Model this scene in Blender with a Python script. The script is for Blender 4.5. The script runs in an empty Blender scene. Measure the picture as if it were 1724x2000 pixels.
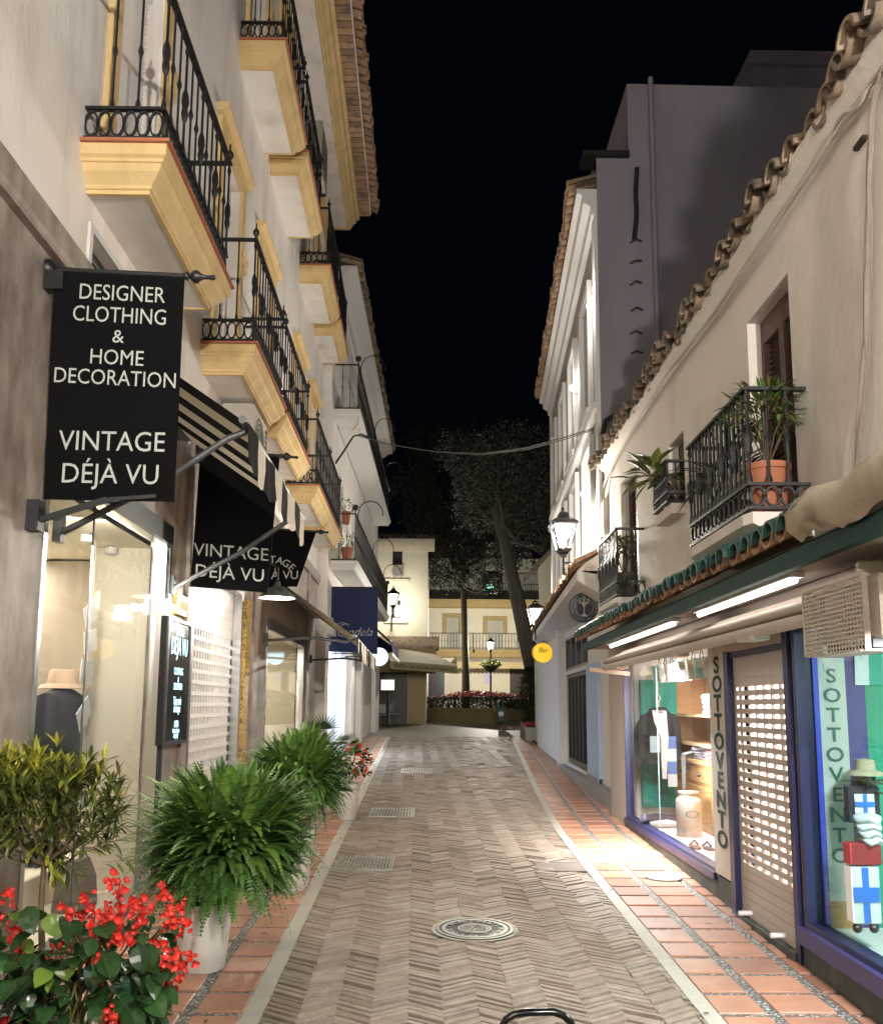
import bpy, math, random
from mathutils import Vector as V, Matrix
rnd = random.Random(11)
S = bpy.context.scene
# ---------------- camera ----------------
F_PX, CX, CY, EYE = 1720.0, 862.0, 1140.0, 1.6
PITCH, YAW, ROLL = math.atan(240/1720), math.atan(17/1735), math.radians(0.35)
_F = V((math.sin(YAW)*math.cos(PITCH), math.cos(YAW)*math.cos(PITCH), math.sin(PITCH)))
_R0 = V((math.cos(YAW), -math.sin(YAW), 0)); _U0 = _R0.cross(_F)
_R = _R0*math.cos(ROLL)+_U0*math.sin(ROLL); _U = _U0*math.cos(ROLL)-_R0*math.sin(ROLL)
cam = bpy.data.cameras.new('camera'); camo = bpy.data.objects.new('camera', cam); S.collection.objects.link(camo)
camo.matrix_world = Matrix(((_R.x, _U.x, -_F.x, 0), (_R.y, _U.y, -_F.y, 0), (_R.z, _U.z, -_F.z, EYE), (0, 0, 0, 1)))
cam.sensor_fit = 'HORIZONTAL'; cam.sensor_width = 36; cam.lens = 36*F_PX/1724
cam.shift_y = 140/1724; cam.clip_end = 500; cam.clip_start = .05
S.camera = camo
# ---------------- night sky, exposure ----------------
w = bpy.data.worlds.new('World'); S.world = w; w.use_nodes = True
bg = w.node_tree.nodes['Background']; bg.inputs[0].default_value = (.25, .36, .75, 1); bg.inputs[1].default_value = .0006
S.view_settings.view_transform = 'Standard'; S.view_settings.look = 'None'; S.view_settings.exposure = 2.28; S.view_settings.gamma = 1
S.cycles.use_denoising = True; S.cycles.max_bounces = 8; S.cycles.diffuse_bounces = 5; S.cycles.transparent_max_bounces = 16
S.cycles.sample_clamp_indirect = 4; S.cycles.caustics_reflective = False; S.cycles.caustics_refractive = False
def lamp(loc, power, col=(1, .9, .74), r=.08):
    l = bpy.data.lights.new('lamp_light', 'POINT'); l.energy = power; l.color = col; l.shadow_soft_size = r
    o = bpy.data.objects.new('lamp_light', l); S.collection.objects.link(o); o.location = loc; return o
def area(loc, size, power, col=(1, .95, .88), aim=(0, 0, -1), sy=None):
    l = bpy.data.lights.new('shop_light', 'AREA'); l.energy = power; l.color = col; l.shape = 'RECTANGLE'; l.size = size; l.size_y = sy or size
    o = bpy.data.objects.new('shop_light', l); S.collection.objects.link(o); o.location = loc
    o.rotation_euler = V(aim).to_track_quat('-Z', 'Y').to_euler(); return o
# ---------------- picture measurements to places ----------------
def ray(px, py): return _F+_R*((px-CX)/F_PX)-_U*((py-CY)/F_PX)
def at(px, py, Y):
    d = ray(px, py); t = Y/d.y; return V((d.x*t, Y, EYE+d.z*t))
def G(y): return .026*(y-5) if y < 55 else 1.3
def gnd(px, py):
    d = ray(px, py); t = (-EYE-.13)/(d.z-.026*d.y); return V((d.x*t, d.y*t, EYE+d.z*t))
class Frame:                       # facade: u runs along the street, v out of the wall, w up
    def __init__(s, x0, y0, k, sg): s.x0, s.y0, s.k, s.sg = x0, y0, k, sg
    def __call__(s, u, v, w): return (s.x0+s.k*(u-s.y0)+s.sg*v, u, w)
    def px(s, px, py, v=0):
        d = ray(px, py); t = (s.x0-s.k*s.y0+s.sg*v)/(d.x-s.k*d.y); return d.y*t, EYE+d.z*t
class Front:                       # facade facing the camera
    def __init__(s, Y): s.Y = Y
    def __call__(s, u, v, w): return (u, s.Y-v, w)
    def px(s, px, py, v=0):
        p = at(px, py, s.Y-v); return p.x, p.z
ID = lambda u, v, w: (u, v, w)
# ---------------- mesh builder ----------------
class MB:
    def __init__(s, T=ID): s.v = []; s.f = []; s.m = []; s.T = T; s.k = 0
    def add(s, pts, faces):
        b = len(s.v); s.v += [tuple(s.T(*p)) for p in pts]
        for f in faces: s.f.append([b+i for i in f]); s.m.append(s.k)
        return s
    def quad(s, *p): return s.add(p, [range(len(p))])
    def box(s, u0, u1, v0, v1, w0, w1):
        return s.add([(u, v, w) for u in (u0, u1) for v in (v0, v1) for w in (w0, w1)],
                     [(0, 1, 3, 2), (4, 6, 7, 5), (0, 4, 5, 1), (2, 3, 7, 6), (0, 2, 6, 4), (1, 5, 7, 3)])
    def bbox(s, u0, u1, v0, v1, w0, w1, b=.01):      # box with chamfered edges
        L = []
        for (e, w) in ((b, w0), (0, w0+b), (0, w1-b), (b, w1)):
            c = b if e == 0 else b
            L.append([(u0+e+c*0, v0+e, w), (u1-e, v0+e, w), (u1-e, v1-e, w), (u0+e, v1-e, w)])
        return s.loft(L, True)
    def loft(s, rings, caps=False, closed=True):
        n = len(rings[0]); pts = [p for r in rings for p in r]; F = []
        for i in range(len(rings)-1):
            for j in range(n if closed else n-1):
                a, b = i*n+j, i*n+(j+1) % n; F.append((a, b, b+n, a+n))
        if caps: F += [tuple(range(n))[::-1], tuple(range((len(rings)-1)*n, len(rings)*n))]
        return s.add(pts, F)
    def prism(s, prof, u0, u1): return s.loft([[(u0, a, b) for a, b in prof], [(u1, a, b) for a, b in prof]], True)
    def tube(s, pts, r, n=6, caps=True):
        P = [V(s.T(*p)) for p in pts]; T0 = s.T; s.T = ID; rings = []
        rr = r if isinstance(r, (list, tuple)) else [r]*len(P); up = None
        for i, p in enumerate(P):
            t = (P[min(i+1, len(P)-1)]-P[max(i-1, 0)]).normalized()
            if up is None: up = V((0, 0, 1)) if abs(t.z) < .9 else V((1, 0, 0))
            x = t.cross(up).normalized(); y = x.cross(t).normalized(); up = y
            rings.append([tuple(p+(x*math.cos(a)+y*math.sin(a))*rr[i]) for a in (2*math.pi*k/n for k in range(n))])
        s.loft(rings, caps); s.T = T0; return s
    def lathe(s, c, prof, n=10, caps=True):
        return s.loft([[(c[0]+r*math.cos(2*math.pi*k/n), c[1]+r*math.sin(2*math.pi*k/n), c[2]+h) for k in range(n)] for r, h in prof], caps)
    def disc(s, o, ex, ey, r, n=24, d=0.0):          # disc in the plane of ex, ey
        o, ex, ey = V(o), V(ex), V(ey); ez = ex.cross(ey)
        R1 = [tuple(o+ex*r*math.cos(2*math.pi*k/n)+ey*r*math.sin(2*math.pi*k/n)) for k in range(n)]
        if not d: return s.add(R1, [range(n)])
        return s.loft([[tuple(V(p)-ez*d) for p in R1], R1], True)
    def ring(s, o, ex, ey, r0, r1, n=28, d=0.0):
        o, ex, ey = V(o), V(ex), V(ey); ez = ex.cross(ey); P = []; F = []
        for r, q in ((r0, d), (r1, d)):
            P += [tuple(o+ez*q+ex*r*math.cos(2*math.pi*k/n)+ey*r*math.sin(2*math.pi*k/n)) for k in range(n)]
        F = [(j, (j+1) % n, n+(j+1) % n, n+j) for j in range(n)]
        return s.add(P, F)
    def ball(s, c, r, n=8, m=5, sq=1.0):
        return s.lathe(c, [(r*math.sin(math.pi*(i+.02)/(m+.04)), -r*sq*math.cos(math.pi*(i+.02)/(m+.04))) for i in range(m+1)], n)
    def bar(s, a, b, w, h):                          # straight square bar
        a, b = V(s.T(*a)), V(s.T(*b)); t = (b-a).normalized(); up = V((0, 0, 1)) if abs(t.z) < .95 else V((0, 1, 0))
        x = t.cross(up).normalized()*w/2; y = x.cross(t).normalized()*h/2; T0 = s.T; s.T = ID
        s.loft([[tuple(p+i*x+j*y) for i, j in ((-1, -1), (1, -1), (1, 1), (-1, 1))] for p in (a, b)], True); s.T = T0; return s
    def text(s, txt, o, ex, ey, size, d=.003, align='CENTER', sx=1.0, shear=0.0, off=0.0, lift=.002):
        c = bpy.data.curves.new('t', 'FONT'); c.body = txt; c.size = size; c.align_x = align; c.resolution_u = 3; c.shear = shear; c.offset = off
        ob = bpy.data.objects.new('t', c); me = bpy.data.meshes.new_from_object(ob)
        o, ex, ey = V(o), V(ex), V(ey); ez = ex.cross(ey)
        s.add([tuple(o+ex*q.co.x*sx+ey*q.co.y+ez*lift) for q in me.vertices], [tuple(p.vertices) for p in me.polygons])
        bpy.data.meshes.remove(me); bpy.data.objects.remove(ob); bpy.data.curves.remove(c); return s
    def build(s, name, mats, parent=None, smooth=None, fix=True):
        me = bpy.data.meshes.new(name); me.from_pydata(s.v, [], s.f)
        mats = mats if isinstance(mats, (list, tuple)) else [mats]
        for m in mats: me.materials.append(m)
        if len(mats) > 1: me.polygons.foreach_set('material_index', s.m)
        if fix:
            import bmesh
            b = bmesh.new(); b.from_mesh(me); bmesh.ops.recalc_face_normals(b, faces=b.faces); b.to_mesh(me); b.free()
        if smooth is not None:
            me.shade_smooth(); me.set_sharp_from_angle(angle=math.radians(smooth))
        o = bpy.data.objects.new(name, me); S.collection.objects.link(o)
        if parent: o.parent = parent
        return o
def tag(o, label, cat, group=None, kind=None):
    if label: o['label'] = label
    if cat: o['category'] = cat
    if group: o['group'] = group
    if kind: o['kind'] = kind
    return o
def thing(name, label, cat, group=None):
    o = bpy.data.objects.new(name, None); S.collection.objects.link(o); o.empty_display_size = .1; return tag(o, label, cat, group)
# ---------------- materials ----------------
def M(name, col, rough=.6, metal=0, var=.12, vs=3.0, bump=0.0, bs=40.0, isl=0.0, em=None, es=1.0, spec=.5, col2=None, c2s=2.0, c2t=(.45, .62), stretch=(1, 1, 1), sss=0, coat=0):
    m = bpy.data.materials.new(name); m.use_nodes = True; nt = m.node_tree; N = nt.nodes; L = nt.links; b = N['Principled BSDF']
    b.inputs['Roughness'].default_value = rough; b.inputs['Metallic'].default_value = metal; b.inputs['Specular IOR Level'].default_value = spec
    if coat: b.inputs['Coat Weight'].default_value = coat; b.inputs['Coat Roughness'].default_value = .15
    g = N.new('ShaderNodeNewGeometry'); mp = N.new('ShaderNodeMapping'); mp.inputs['Scale'].default_value = stretch; L.new(g.outputs['Position'], mp.inputs[0])
    def noise(sc, det=4):
        n = N.new('ShaderNodeTexNoise'); n.inputs['Scale'].default_value = sc; n.inputs['Detail'].default_value = det; L.new(mp.outputs[0], n.inputs['Vector']); return n.outputs['Fac']
    def mth(op, a, bb):
        n = N.new('ShaderNodeMath'); n.operation = op
        for i, x in enumerate((a, bb)):
            if isinstance(x, (int, float)): n.inputs[i].default_value = x
            else: L.new(x, n.inputs[i])
        return n.outputs[0]
    rgb = N.new('ShaderNodeRGB'); rgb.outputs[0].default_value = (*col, 1); c = rgb.outputs[0]
    if col2:
        mr = N.new('ShaderNodeMapRange'); mr.inputs[1].default_value, mr.inputs[2].default_value = c2t; L.new(noise(c2s, 6), mr.inputs[0])
        mx = N.new('ShaderNodeMix'); mx.data_type = 'RGBA'; L.new(mr.outputs[0], mx.inputs[0]); L.new(c, mx.inputs[6]); mx.inputs[7].default_value = (*col2, 1); c = mx.outputs[2]
    val = 1.0
    if var: val = mth('ADD', mth('MULTIPLY', noise(vs), 2*var), 1-var)
    if isl: val = mth('MULTIPLY', mth('ADD', mth('MULTIPLY', g.outputs['Random Per Island'], 2*isl), 1-isl), val)
    if val != 1.0:
        h = N.new('ShaderNodeHueSaturation'); L.new(val, h.inputs['Value']); L.new(c, h.inputs['Color']); c = h.outputs[0]
    L.new(c, b.inputs['Base Color'])
    if bump:
        bn = N.new('ShaderNodeBump'); bn.inputs['Strength'].default_value = bump; bn.inputs['Distance'].default_value = .02; L.new(noise(bs, 5), bn.inputs['Height']); L.new(bn.outputs[0], b.inputs['Normal'])
    if em: b.inputs['Emission Color'].default_value = (*em, 1); b.inputs['Emission Strength'].default_value = es
    return m
def glass(name, tint=(1, 1, 1), refl=.06):
    m = bpy.data.materials.new(name); m.use_nodes = True; nt = m.node_tree; N = nt.nodes; L = nt.links; N.remove(N['Principled BSDF'])
    t = N.new('ShaderNodeBsdfTransparent'); t.inputs[0].default_value = (*tint, 1); g = N.new('ShaderNodeBsdfGlossy'); g.inputs['Roughness'].default_value = .02
    f = N.new('ShaderNodeFresnel'); f.inputs[0].default_value = 1.45; mx = N.new('ShaderNodeMixShader')
    L.new(f.outputs[0], mx.inputs[0]); L.new(t.outputs[0], mx.inputs[1]); L.new(g.outputs[0], mx.inputs[2]); L.new(mx.outputs[0], N['Material Output'].inputs[0]); return m
def pebble(name):
    m = M(name, (.3, .28, .25), .5, var=.3, vs=9); N = m.node_tree.nodes; L = m.node_tree.links; b = N['Principled BSDF']
    g = N.new('ShaderNodeNewGeometry'); v = N.new('ShaderNodeTexVoronoi'); v.inputs['Scale'].default_value = 42; L.new(g.outputs['Position'], v.inputs['Vector'])
    r = N.new('ShaderNodeMapRange'); r.inputs[1].default_value = 0; r.inputs[2].default_value = .6; r.inputs[3].default_value = 1; r.inputs[4].default_value = 0; L.new(v.outputs['Distance'], r.inputs[0])
    bn = N.new('ShaderNodeBump'); bn.inputs['Strength'].default_value = 1; bn.inputs['Distance'].default_value = .02; L.new(r.outputs[0], bn.inputs['Height']); L.new(bn.outputs[0], b.inputs['Normal'])
    cr = N.new('ShaderNodeMix'); cr.data_type = 'RGBA'; L.new(r.outputs[0], cr.inputs[0]); cr.inputs[6].default_value = (.11, .10, .085, 1)
    hs = N.new('ShaderNodeHueSaturation'); L.new(v.outputs['Color'], hs.inputs['Color']); hs.inputs['Saturation'].default_value = .12; hs.inputs['Value'].default_value = .85
    L.new(hs.outputs[0], cr.inputs[7]); L.new(cr.outputs[2], b.inputs['Base Color']); return m
PLA = M('white_plaster', (.79, .755, .72), .85, var=.06, vs=1.2, bump=.15, bs=25, col2=(.62, .575, .52), c2s=1.8, c2t=(.48, .76), stretch=(1.5, 1.5, .35))
PLA2 = M('cream_plaster', (.70, .655, .60), .9, var=.08, vs=1.6, bump=.2, bs=14, col2=(.56, .505, .44), c2s=1.6, c2t=(.5, .8), stretch=(1.1, 1.1, .75))
PLAG = M('shade_toned_plaster', (.235, .212, .245), .9, var=.12, vs=1.2, bump=.2, bs=20, col2=(.19, .17, .215), c2s=.9, c2t=(.45, .7), stretch=(1, 1, .3))  # same plaster; weak light and violet sky tint put into its colour
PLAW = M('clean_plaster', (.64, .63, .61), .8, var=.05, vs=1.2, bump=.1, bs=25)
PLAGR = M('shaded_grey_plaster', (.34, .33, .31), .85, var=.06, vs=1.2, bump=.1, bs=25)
PLAC = M('ivory_plaster', (.70, .66, .52), .85, var=.06, vs=.8, bump=.1, bs=20)
YEL = M('ochre_paint', (.66, .485, .235), .75, var=.14, vs=2.5, bump=.12, bs=30, col2=(.54, .385, .17), c2s=4, c2t=(.48, .75), stretch=(1, 1, .5))
IRON = M('black_iron', (.012, .012, .014), .42, var=.3, vs=30, bump=.1, bs=80)
TERR = M('terracotta_edge', (.36, .13, .07), .7, var=.25, vs=8, isl=.2)
TILE = M('roof_tile', (.38, .24, .15), .85, var=.35, vs=9, bump=.4, bs=40, isl=.3, col2=(.16, .13, .10), c2s=6, c2t=(.5, .7))
TILED = M('weathered_roof_tile', (.27, .20, .14), .9, var=.35, vs=9, bump=.4, bs=40, isl=.4, col2=(.10, .09, .08), c2s=6, c2t=(.45, .65))
GRNT = M('green_glazed_tile', (.03, .085, .075), .35, var=.3, vs=12, isl=.3)
GRN = M('green_fascia_paint', (.008, .045, .037), .6, var=.25, vs=4, bump=.08, bs=20, spec=.2)
MARB = M('brown_marble', (.33, .28, .245), .5, var=.4, vs=8, bump=.12, bs=30, col2=(.17, .135, .115), c2s=6, c2t=(.40, .70), stretch=(1, 1, .55))
STONE = M('pale_stone', (.40, .38, .325), .6, var=.18, vs=6, bump=.15, bs=60, isl=.06)
BRICK = M('street_brick', (.262, .208, .163), .45, var=.34, vs=10, bump=.6, bs=60, isl=.16, col2=(.34, .29, .235), c2s=2.2, c2t=(.5, .72))
MORT = M('street_mortar', (.055, .045, .037), .8, var=.3, vs=20, bump=.5, bs=70)
PAVE = M('terracotta_paver', (.385, .180, .112), .34, var=.3, vs=7, bump=.15, bs=30, isl=.24, col2=(.29, .185, .145), c2s=1.6, c2t=(.5, .75))
PLZ = M('plaza_paving', (.26, .22, .16), .6, var=.3, vs=2, bump=.4, bs=12)
PEB = pebble('pebble_joint')
BLK = M('black_cloth', (.0025, .0025, .003), .9, var=.2, vs=6, spec=.15)
LET = M('pale_lettering', (.45, .46, .43), .6, var=.05)
NAVY = M('navy_cloth', (.010, .018, .07), .85, var=.15, vs=5)
CRM = M('cream_cloth', (.80, .74, .62), .85, var=.08, vs=4)
STEEL = M('brushed_steel', (.55, .55, .56), .25, 1, var=.08)
DSTL = M('dark_aluminium', (.03, .032, .036), .3, .4, var=.1)
GREYM = M('grey_metal', (.10, .105, .11), .4, .3, var=.1)
WMET = M('white_shutter_metal', (.72, .70, .69), .4, var=.05)
TMET = M('taupe_shutter_metal', (.47, .41, .365), .5, var=.06)
BEI = M('beige_metal', (.46, .40, .33), .5, var=.1, vs=8)
BLUE = M('blue_frame_paint', (.010, .012, .055), .4, var=.15, vs=5)
BLUEB = M('lit_blue_paint', (.05, .085, .62), .4, var=.1, vs=3)  # frame blue with the light from inside put into its colour
SKYB = M('pale_blue_paint', (.36, .46, .66), .6, var=.06)
DOORD = M('dark_door_paint', (.02, .022, .025), .3, var=.2)
WOOD = M('pine_wood', (.48, .27, .11), .55, var=.25, vs=4, stretch=(1, 1, 8))
BRN = M('brown_louvre', (.10, .060, .042), .55, var=.2, vs=10)
TEAL = M('teal_paint', (.0, .33, .27), .5, var=.08, vs=5)
WHT = M('white_paint', (.8, .8, .79), .6, var=.04)
CREAM = M('cream_paint', (.74, .69, .56), .7, var=.04, vs=1)
POTW = M('white_pot_glaze', (.62, .60, .56), .45, var=.12, vs=5)
POTT = M('terracotta_pot', (.34, .12, .06), .7, var=.2, vs=8)
SOIL = M('potting_soil', (.03, .02, .015), .95, var=.4, vs=30)
BARK = M('grey_bark', (.075, .065, .052), .9, var=.4, vs=9, bump=.8, bs=18, stretch=(1, 1, .3))
TWIG = M('brown_twig', (.12, .085, .05), .8, var=.3, vs=20)
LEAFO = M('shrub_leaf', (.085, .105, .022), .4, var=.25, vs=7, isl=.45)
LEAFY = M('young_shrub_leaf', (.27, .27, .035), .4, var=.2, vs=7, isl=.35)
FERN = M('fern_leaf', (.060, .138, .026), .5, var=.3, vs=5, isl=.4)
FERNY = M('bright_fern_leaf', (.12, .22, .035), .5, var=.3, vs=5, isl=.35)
BEGL = M('begonia_leaf', (.022, .060, .018), .22, var=.3, vs=9, isl=.4)
BEGY = M('young_begonia_leaf', (.12, .20, .03), .3, var=.2, vs=9, isl=.3)
RED = M('red_petal', (.50, .026, .016), .5, var=.2, vs=30, isl=.3)
PINK = M('pink_petal', (.60, .13, .12), .5, var=.2, vs=30, isl=.4)
TREEL = M('tree_leaf', (.060, .066, .045), .6, var=.3, vs=3, isl=.5)
HEDGE = M('hedge_leaf', (.035, .06, .016), .6, var=.3, vs=5, isl=.4)
GLS = glass('window_glass'); GLSG = glass('green_tint_glass', (.72, .95, .88))
DGL = M('dark_window_glass', (.02, .022, .026), .08, var=0, spec=.7)
LED = M('lamp_led', (1, 1, 1), .5, var=0, em=(1, .93, .78), es=45)
TUBE = M('lit_tube', (1, 1, 1), .5, var=0, em=(1, .93, .88), es=2.4)
NEON = M('neon_lettering', (.5, .8, 1), .5, var=0, em=(.45, .85, 1), es=.6)
CABLE = M('pale_cable_sheath', (.20, .17, .135), .7, var=.15, vs=20)
CABLK = M('black_cable_sheath', (.012, .012, .012), .6, var=.2)
PAPER = M('white_paper', (.8, .8, .78), .8, var=.03)
CLOTHK = M('dark_fabric', (.02, .022, .03), .85, var=.2, vs=20)
CLOTHW = M('white_fabric', (.72, .73, .75), .85, var=.08, vs=20, bump=.3, bs=30)
CLOTHB = M('blue_fabric', (.13, .22, .48), .85, var=.1, vs=20)
GOLD = M('gold_pattern', (.55, .38, .10), .45, .3, var=.5, vs=40, col2=(.20, .12, .05), c2s=25, c2t=(.45, .6))
YSIGN = M('yellow_sign_face', (.6, .42, .03), .5, var=.15, vs=5, em=(1, .62, .03), es=.16)
CSIGN = M('cyan_sign_face', (.6, .8, .85), .5, var=.05, em=(.55, .85, 1), es=.35)
# ================= ground =================
def lerp_tab(t, y):
    if y <= t[0][0]: return t[0][1]+(t[1][1]-t[0][1])*(y-t[0][0])/(t[1][0]-t[0][0])
    for (a, p), (b, q) in zip(t, t[1:]):
        if y <= b: return p+(q-p)*(y-a)/(b-a)
    return t[-1][1]
def XL(y): return -.869-.0177*(y-4.475)                       # road side of the left kerb strip
XRT = [(0, 1.37), (4.5, 1.425), (10.5, 1.465), (11.4, 1.50), (14.4, 1.66), (23.2, 2.2), (28.5, 2.52)]
def XR(y): return lerp_tab(XRT, y)
L1 = Frame(-2.22, 5, -.0174, 1); L2 = Frame(-2.25, 18.7, .010, 1)
R1 = Frame(2.32, 5.5, .013, -1); R2 = Frame(2.39, 12.1, .06, -1); R2G = Frame(2.60, 13, .03, -1)
def XWL(y): return L1(y, 0, 0)[0] if y < 18.6 else L2(y, 0, 0)[0]
def XWR(y): return R1(y, 0, 0)[0] if y < 12.1 else R2G(y, 0, 0)[0]
m = MB(); ys = [-40, 5, 55, 400]; zs = [-1.17, 0, 1.3, 1.3]
m.loft([[(-300, y, z-.03), (300, y, z-.03)] for y, z in zip(ys, zs)], closed=False)
tag(m.build('ground', MORT), 'dark ground under the paving of the street and plaza', 'ground', kind='structure')
# herringbone road
m = MB(); W = .19; TAN = .66; PIT = .070
for c in range(0, 22):
    s = 1 if c % 2 else -1; k = 0; y = 1.2
    while y < 29:
        xa = XL(y)+c*W; xb = xa+W; lim = XR(y)-.004
        if xa > lim-.01: y += PIT; continue
        j = rnd.uniform(-.004, .004); z0 = .0+rnd.uniform(-.006, .006)+.004*math.sin(c*1.3+y*.9); tl = rnd.uniform(-.003, .003); g = .023+rnd.uniform(-.006, .007)
        P = []
        for (x, yo) in ((xa, 0), (xb, 0), (xb, PIT-g), (xa, PIT-g)):
            xx = min(x, lim); yy = y+j+yo+s*(xx-xa-W/2)*TAN
            P.append((xx, yy, G(yy)+z0+tl*(1 if yo else -1)+rnd.uniform(-.002, .002)))
        Bt = [(a, b, G(b)-.028) for a, b, q in P]
        cx = sum(p[0] for p in P)/4; cy = sum(p[1] for p in P)/4
        top = [(a, b+(cy-b)*.0+(.006 if ii < 2 else -.006), q+.002) for ii, (a, b, q) in enumerate(P)]
        m.loft([Bt, P, top]); m.quad(*top)
        y += PIT
tag(m.build('road', BRICK), 'worn herringbone brick roadway running up the middle of the street', 'road', kind='structure')
# kerb strips
for nm, f0, f1 in (('left', lambda y: XL(y)-.1, XL), ('right', XR, lambda y: XR(y)+.095)):
    m = MB(); y = 1.0
    while y < 28.5:
        L = rnd.uniform(.55, .85); y1 = min(y+L-.006, 28.6); e = .004+rnd.uniform(0, .003)
        n = 3; a = []
        for q in (y, y1):
            a.append([(f0(q), q, G(q)-.03), (f0(q), q, G(q)+e), (f1(q), q, G(q)+e), (f1(q), q, G(q)-.03)])
        m.loft(a, True, closed=False); y += L
    tag(m.build('kerb_strip', STONE), 'narrow pale stone kerb strip along the %s edge of the brick road' % nm, 'kerb', kind='structure')
# pavements: terracotta pavers on pebble joints
for side in (-1, 1):
    m = MB(); y = 1.0
    fa = (lambda q: XL(q)-.1) if side < 0 else (lambda q: XR(q)+.095); fb = XWL if side < 0 else XWR
    b = MB(); b.loft([[(fa(q), q, G(q)+.001), (fb(q), q, G(q)+.001)] for q in (-12, 2, 5, 8, 10.5, 11.4, 12.0, 12.2, 14.4, 18.5, 18.7, 23, 28.6)], closed=False)
    while y < 28.4:
        L = .325 if y < 12 else .30; g = .056 if rnd.random() < .9 else .05
        wtot = fb(y)-fa(y); cuts = [0, .285, .66, 10]
        sgn = 1 if wtot > 0 else -1; wa = abs(wtot); u = .004
        for i in range(3):
            u0 = (cuts[i]+(.035 if i else .004)); u1 = min(cuts[i+1]-.03, wa-.01)
            if u1-u0 < .05: continue
            z = rnd.uniform(.004, .009); e = .006
            pts = [(fa(q)+sgn*u, q, G(q)+z) for q, u in ((y, u0), (y, u1), (y+L-g, u1), (y+L-g, u0))]
            cx = sum(p[0] for p in pts)/4; cy = sum(p[1] for p in pts)/4
            low = [(a, bb, c-.02) for a, bb, c in pts]; top = [(a+(cx-a)*.03, bb+(cy-bb)*.03, c+.004) for a, bb, c in pts]
            m.loft([low, pts, top]); m.quad(*top)
        y += L
    nm = 'left' if side < 0 else 'right'
    tag(b.build('pavement', PEB), 'pebble bed between the %s kerb strip and the shop fronts' % nm, 'pavement', kind='structure')
    tag(m.build('pavement_tiles', PAVE), 'terracotta tiles set in the pebble bed of the %s pavement' % nm, 'pavement', kind='structure')
m = MB(); m.loft([[(-60, q, G(q)-.004), (60, q, G(q)-.004)] for q in (28.6, 40, 55, 100)], closed=False)
tag(m.build('plaza_ground', PLZ), 'dim paved ground of the plaza beyond the end of the street', 'paving', kind='structure')
# stone ring let into the far paving
c = gnd(885, 1455)
m = MB(lambda u, v, w: (c.x+u, c.y+v, G(c.y+v)+w)); m.ring((0, 0, .012), (1, 0, 0), (0, 1, 0), .66, .80, 40)
tag(m.build('stone_ring', STONE), 'pale stone ring inlaid in the bricks at the far end of the street', 'paving inlay')
# ---- manhole and grates
c = gnd(927, 1818); r = .275
m = MB(lambda u, v, w: (c.x+u, c.y+v, G(c.y+v)+w)); m.lathe((0, 0, -.02), [(r, 0), (r, .037), (r-.02, .037), (r-.02, .030), (r-.035, .030), (r-.035, .036), (r-.05, .036), (r-.05, .028)], 44)
mh = m.build('manhole_cover', M('dark_cast_iron', (.055, .055, .052), .5, .3, var=.3, vs=40), smooth=30)
m = MB(m.T)
m.ring((0, 0, .0165), (1, 0, 0), (0, 1, 0), .105, .118, 36)
m.ring((0, 0, .0165), (1, 0, 0), (0, 1, 0), .085, .095, 36)
for i in range(15):
    a = 2*math.pi*i/15; ex = V((-math.sin(a), math.cos(a), 0)); ey = V((-math.cos(a), -math.sin(a), 0))
    o = V((math.cos(a), math.sin(a), 0))*.165
    m.text('AYUNTAMIENTO MB'[i], o+V((0, 0, .012)), -ex, -ey, .085, lift=.004, off=.002)
for i in range(60):
    a = rnd.uniform(0, 6.3); q = .075*math.sqrt(rnd.random()); m.ball((q*math.cos(a), q*math.sin(a), .012), .009, 6, 3, .6)
m.ring((0, 0, .0175), (1, 0, 0), (0, 1, 0), .205, .235, 44); m.ring((0, 0, .0175), (1, 0, 0), (0, 1, 0), .25, .272, 44); m.build('relief', M('worn_cast_iron', (.42, .42, .38), .4, .6, var=.3, vs=40), mh); tag(mh, 'round cast iron manhole cover with raised letters in the bricks', 'manhole cover')
m = MB(lambda u, v, w: (c.x+u, c.y+v, G(c.y+v)+w)); m.ring((0, 0, .010), (1, 0, 0), (0, 1, 0), r-.004, r+.03, 44); m.build('rim', STONE, mh)
def grate(px0, px1, py0, py1, label, n=14, mat=STEEL, solid=False):
    a, b = gnd(px0, py1), gnd(px1, py1); f = gnd((px0+px1)/2, py0); d = (f.y-a.y); w_ = b.x-a.x
    T = lambda u, v, w: (a.x+u, a.y+v, G(a.y+v)+w)
    m = MB(T)
    t = .018
    m.box(0, w_, 0, t, -.02, .012); m.box(0, w_, d-t, d, -.02, .012); m.box(0, t, t, d-t, -.02, .012); m.box(w_-t, w_, t, d-t, -.02, .012)
    g = tag(m.build('drain_grate' if not solid else 'access_cover', mat), label, 'drain grate' if not solid else 'access cover', 'metal covers set into the paving')
    m = MB(T)
    if solid: m.box(t, w_-t, t, d-t, -.02, .009)
    else:
        for i in range(n):
            u = t+(w_-2*t)*(i+.25)/n; m.box(u, u+(w_-2*t)/n*.5, t, d-t, -.02, .010)
    m.build('plate' if solid else 'bars', mat, g)
    if not solid: MB(T).box(t, w_-t, t, d-t, -.05, -.025).build('pit', BLK, g)
GS = M('galvanised_steel', (.50, .50, .45), .4, .8, var=.25, vs=8)
grate(652, 766, 1676, 1700, 'slotted steel drain grate beside the left kerb strip, nearest of three', 16, GS)
grate(718, 808, 1580, 1596, 'slotted steel drain grate in the middle row, wet paving around it', 14, GS)
grate(782, 845, 1502, 1510, 'small drain grate furthest up the street', 12, GS)
grate(1052, 1146, 1686, 1704, 'flat dark access cover near the right kerb strip', 1, M('brown_cover', (.13, .10, .085), .6, var=.3), True)
c2 = gnd(1295, 1717)
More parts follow.
